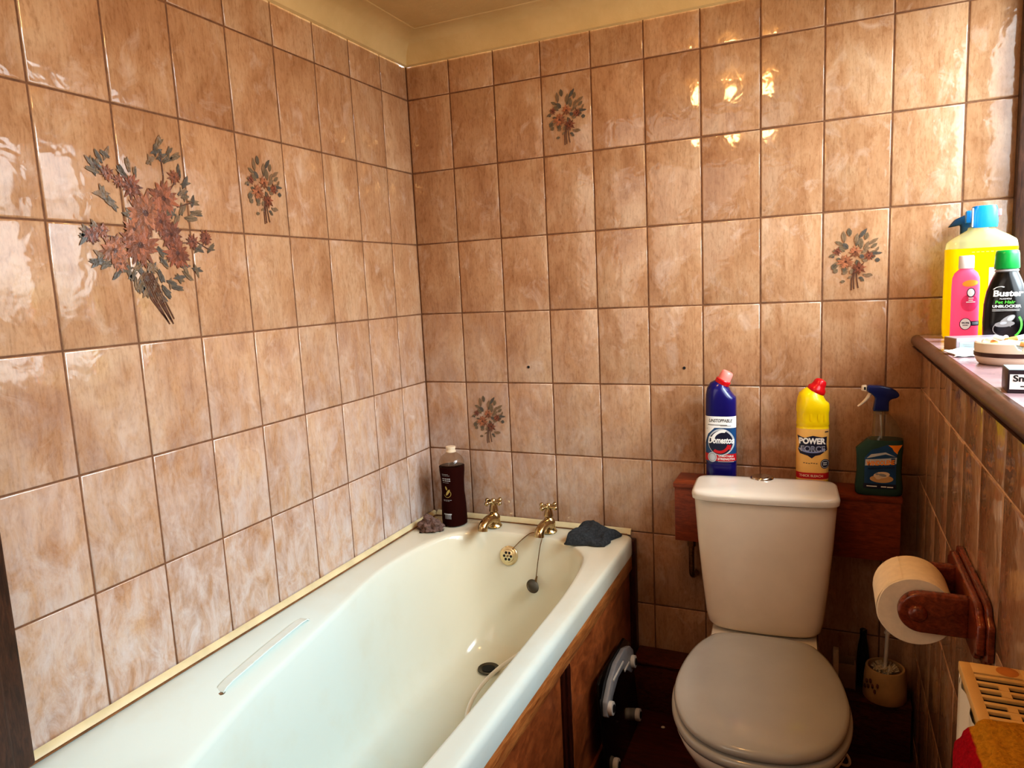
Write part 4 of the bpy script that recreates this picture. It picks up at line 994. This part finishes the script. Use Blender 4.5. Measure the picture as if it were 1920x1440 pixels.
def ashbed():
    V, F = [(0,0,.034)], []
    for j in range(1, 9):
        for i in range(40):
            a = 2*PI*i/40; r = .0525*j/8
            V.append((r*math.cos(a), r*math.sin(a), .022+.016*(1-(j/8)**2)+.004*noise.noise(Vector((r*80*math.cos(a), r*80*math.sin(a), 0)))))
    for i in range(40): F.append([0, 1+i, 1+(i+1) % 40])
    for j in range(7):
        for i in range(40):
            F.append([1+j*40+i, 1+(j+1)*40+i, 1+(j+1)*40+(i+1) % 40, 1+j*40+(i+1) % 40])
    return [Vector(v) for v in V], F
ab = tag(obj('ash_heap', ashbed(), 'ash', None, 80, (0,0,0)), 'grey ash heaped in the cream ashtray', 'ash'); ab.location = (1.531,-.615,SZ); ab['kind'] = 'stuff'
rnd = random.Random(5)
spots = [(-.030,-.022,20,8),(-.005,-.034,165,10),(.016,-.026,50,14),(-.034,.008,110,8),(.0,-.004,10,12),(.026,.004,140,10),(-.014,.024,70,8),(.018,.026,20,10),(.038,-.014,85,12),(-.020,-.004,150,16)]
first = None
for k, (dx, dy, a, tl) in enumerate(spots):
    where = ['at the left front', 'at the front notch', 'right of the front notch', 'at the far left', 'in the middle of the heap', 'right of the middle', 'at the back left', 'at the back right', 'at the far right', 'left of the middle'][k]
    h = .022+.016*(1-((dx*dx+dy*dy)/.0525**2))+.005
    if first is None:
        first = thing('cigarette_end', '', 'cigarette end', (0,0,0))
        obj('paper_tube', g_cyl((-.002,0,0),(.015,0,0),.0040,14), 'paper', first); obj('filter', g_cyl((-.016,0,0),(-.002,0,0),.0041,14), 'butt', first)
        e = first
    else:
        e = first.copy(); C.objects.link(e)
        for ch in first.children:
            c2 = ch.copy(); C.objects.link(c2); c2.parent = e
    e.location = (1.531+dx, -.615+dy, SZ+h); e.rotation_euler = (0, R(-tl), R(a))
    e['label'] = 'stubbed-out cigarette end lying '+where+' of the ashtray'; e['group'] = 'cigarette ends in the ashtray'
def carton(name, label, loc, rz, L, D_, H, mats):
    t = thing(name, label, 'cigarette packet', loc, (0,0,rz), 'cigarette packets on the sill')
    obj('packet_body', g_box(0, L, 0, D_, 0, H, .0012), mats[0], t)
    return t
t = carton('cigarette_packet', 'silver and pink cigarette packet behind the ashtray in front of the bottles', (1.470,-.432,SZ), R(14), .092, .056, .027, ('silverbox',))
obj('warning_label', g_box(.006,.088,-.0006,0,.004,.019), 'packtop', t); obj('packet_end', g_box(-.0006,0,.002,.054,.002,.025), 'card', t)
obj('label_print', join(*[g_box(.012+.002*(k % 2),.075-.004*k,-.001,-.0006,.007+.0035*k,.0085+.0035*k) for k in range(3)]), 'greyplast', t)
t = carton('cigarette_packet', 'dark cigarette packet with a white health warning nearest the camera on the sill', (1.4545,-.948,SZ), R(-4), .088, .055, .030, ('packdark',))
obj('packet_top', g_box(.001,.087,.001,.054,.0298,.0306), 'packtop', t)
wl = obj('warning_label', g_box(.002,.086,-.0006,.0,.0050,.0245), 'white', t)
tx = join(shift(text_geo('Smoking kills', .0115, 0, .03, .066), .0385, .0190), shift(text_geo('– quit now', .0115, 0, .03, .054), .0405, .0095))
obj('warning_print', ([Vector((v.x, -.0010, v.y)) for v in tx[0]], tx[1]), 'print_black', wl)
t = thing('lighter', 'translucent magenta cigarette lighter lying on the dark cigarette packet', 'lighter', (1.486,-.925,SZ+.0375), (0,R(90),R(-10)))
obj('lighter_body', g_loft([ring((0,0,z), rx, ry, 2.6, 28) for z, rx, ry in ((0,.005,.009),(.002,.0062,.0115),(.056,.0062,.0115),(.058,.0055,.0105))]), 'magenta', t)
obj('lighter_hood', join(g_loft([ring((0,0,z), .0058, .0108, 2.6, 24) for z in (.058,.068)]), g_cyl((-.0035,-.004,.071),(.0035,-.004,.071),.0040,16)), 'chrome', t)
def tissue():
    V, F = [], []; n = 16
    for j in range(n+1):
        for i in range(n+1):
            u, v = i/n, j/n
            V.append(Vector((1.452+.058*u+.006*math.sin(v*5), -.530+.085*v+.012*u, SZ+.0008+.009*abs(noise.noise(Vector((u*3, v*3, 1))))*min(1, 8*min(u,1-u))+.004*v)))
    for j in range(n):
        for i in range(n):
            a = j*(n+1)+i; F.append([a, a+1, a+n+2, a+n+1])
    return V, F
ts = tag(obj('tissue', tissue(), 'paper', None, 80, (1.47,-.5,SZ)), 'crumpled white tissue on the sill between the ashtray and the silver packet', 'tissue')
md = ts.modifiers.new('s', 'SOLIDIFY'); md.thickness = .0008; md.offset = 1

# ------------------------------------------------------------------ light
def area(name, loc, rot, sx, sy, e, col):
    l = bpy.data.lights.new(name, 'AREA'); l.shape = 'RECTANGLE'; l.size = sx; l.size_y = sy; l.energy = e; l.color = col
    o = bpy.data.objects.new(name, l); C.objects.link(o); o.location = loc; o.rotation_euler = rot; return o
dl = area('daylight', (2.75,-.75,2.25), (0,0,0), 1.4, 1.2, 95, (.80,.92,1.0))
dl.rotation_euler = (Vector((.05,-.85,.85))-Vector(dl.location)).to_track_quat('-Z', 'Y').to_euler()
pl_ = area('window_portal', (1.70,-.71,1.56), (0, R(90), 0), .9, 1.4, 1, (1,1,1)); pl_.data.cycles.is_portal = True
pt = bpy.data.lights.new('ceiling_bulb', 'POINT'); pt.energy = 7.6; pt.color = (1,.56,.21); pt.shadow_soft_size = .05
po = bpy.data.objects.new('ceiling_bulb', pt); C.objects.link(po); po.location = (.90,-.93,1.98)
fill_lt = area('fill_light', (.45,YB+.08,1.45), (0,0,0), 1.3, 1.6, 13, (1,.90,.78))  # soft fill lamp added behind the camera to lift the surfaces facing it
fill_lt.rotation_euler = (Vector((1.35,-.4,.6))-Vector(fill_lt.location)).to_track_quat('-Z', 'Y').to_euler()
w = bpy.data.worlds.new('sky'); sc.world = w; w.use_nodes = True
wt = w.node_tree; bg = wt.nodes['Background']
wc_ = wt.nodes.new('ShaderNodeTexCoord'); wsx = wt.nodes.new('ShaderNodeSeparateXYZ'); wr = wt.nodes.new('ShaderNodeValToRGB')
wm = wt.nodes.new('ShaderNodeMapRange'); wm.inputs[1].default_value = -.5; wm.inputs[2].default_value = .5
wt.links.new(wc_.outputs['Generated'], wsx.inputs[0]); wt.links.new(wsx.outputs['Z'], wm.inputs[0]); wt.links.new(wm.outputs[0], wr.inputs[0])
el = wr.color_ramp.elements; el[0].position = .38; el[0].color = (.22,.24,.22,1); el[1].position = .62; el[1].color = (.86,.95,1,1)
wt.links.new(wr.outputs[0], bg.inputs[0]); bg.inputs[1].default_value = 7.5

# ------------------------------------------------------------------ camera
cam = bpy.data.cameras.new('cam'); co = bpy.data.objects.new('camera', cam); C.objects.link(co)
cam.sensor_width = 36; cam.sensor_fit = 'HORIZONTAL'; cam.lens = 36*1315.6/1920; cam.clip_start = .02
r_ = Vector((.91225215,.40689196,-.04727526)); u_ = Vector((-.01268864,.14342356,.98958005)); f_ = Vector((-.40943256,.90214667,-.13600136))
m = Matrix((( r_.x, u_.x, -f_.x, 1.24104877),(r_.y, u_.y, -f_.y, -2.02905651),(r_.z, u_.z, -f_.z, 1.2802856),(0,0,0,1)))
co.matrix_world = m; sc.camera = co
sc.view_settings.view_transform = 'Standard'; sc.view_settings.exposure = -0.16
for lk in ('Medium High Contrast', 'Standard - Medium High Contrast'):
    try: sc.view_settings.look = lk; break
    except TypeError: pass

sc.cycles.max_bounces = 10; sc.cycles.transparent_max_bounces = 16; sc.cycles.caustics_reflective = False; sc.cycles.caustics_refractive = False
sc.cycles.use_denoising = True; sc.cycles.sample_clamp_indirect = 6
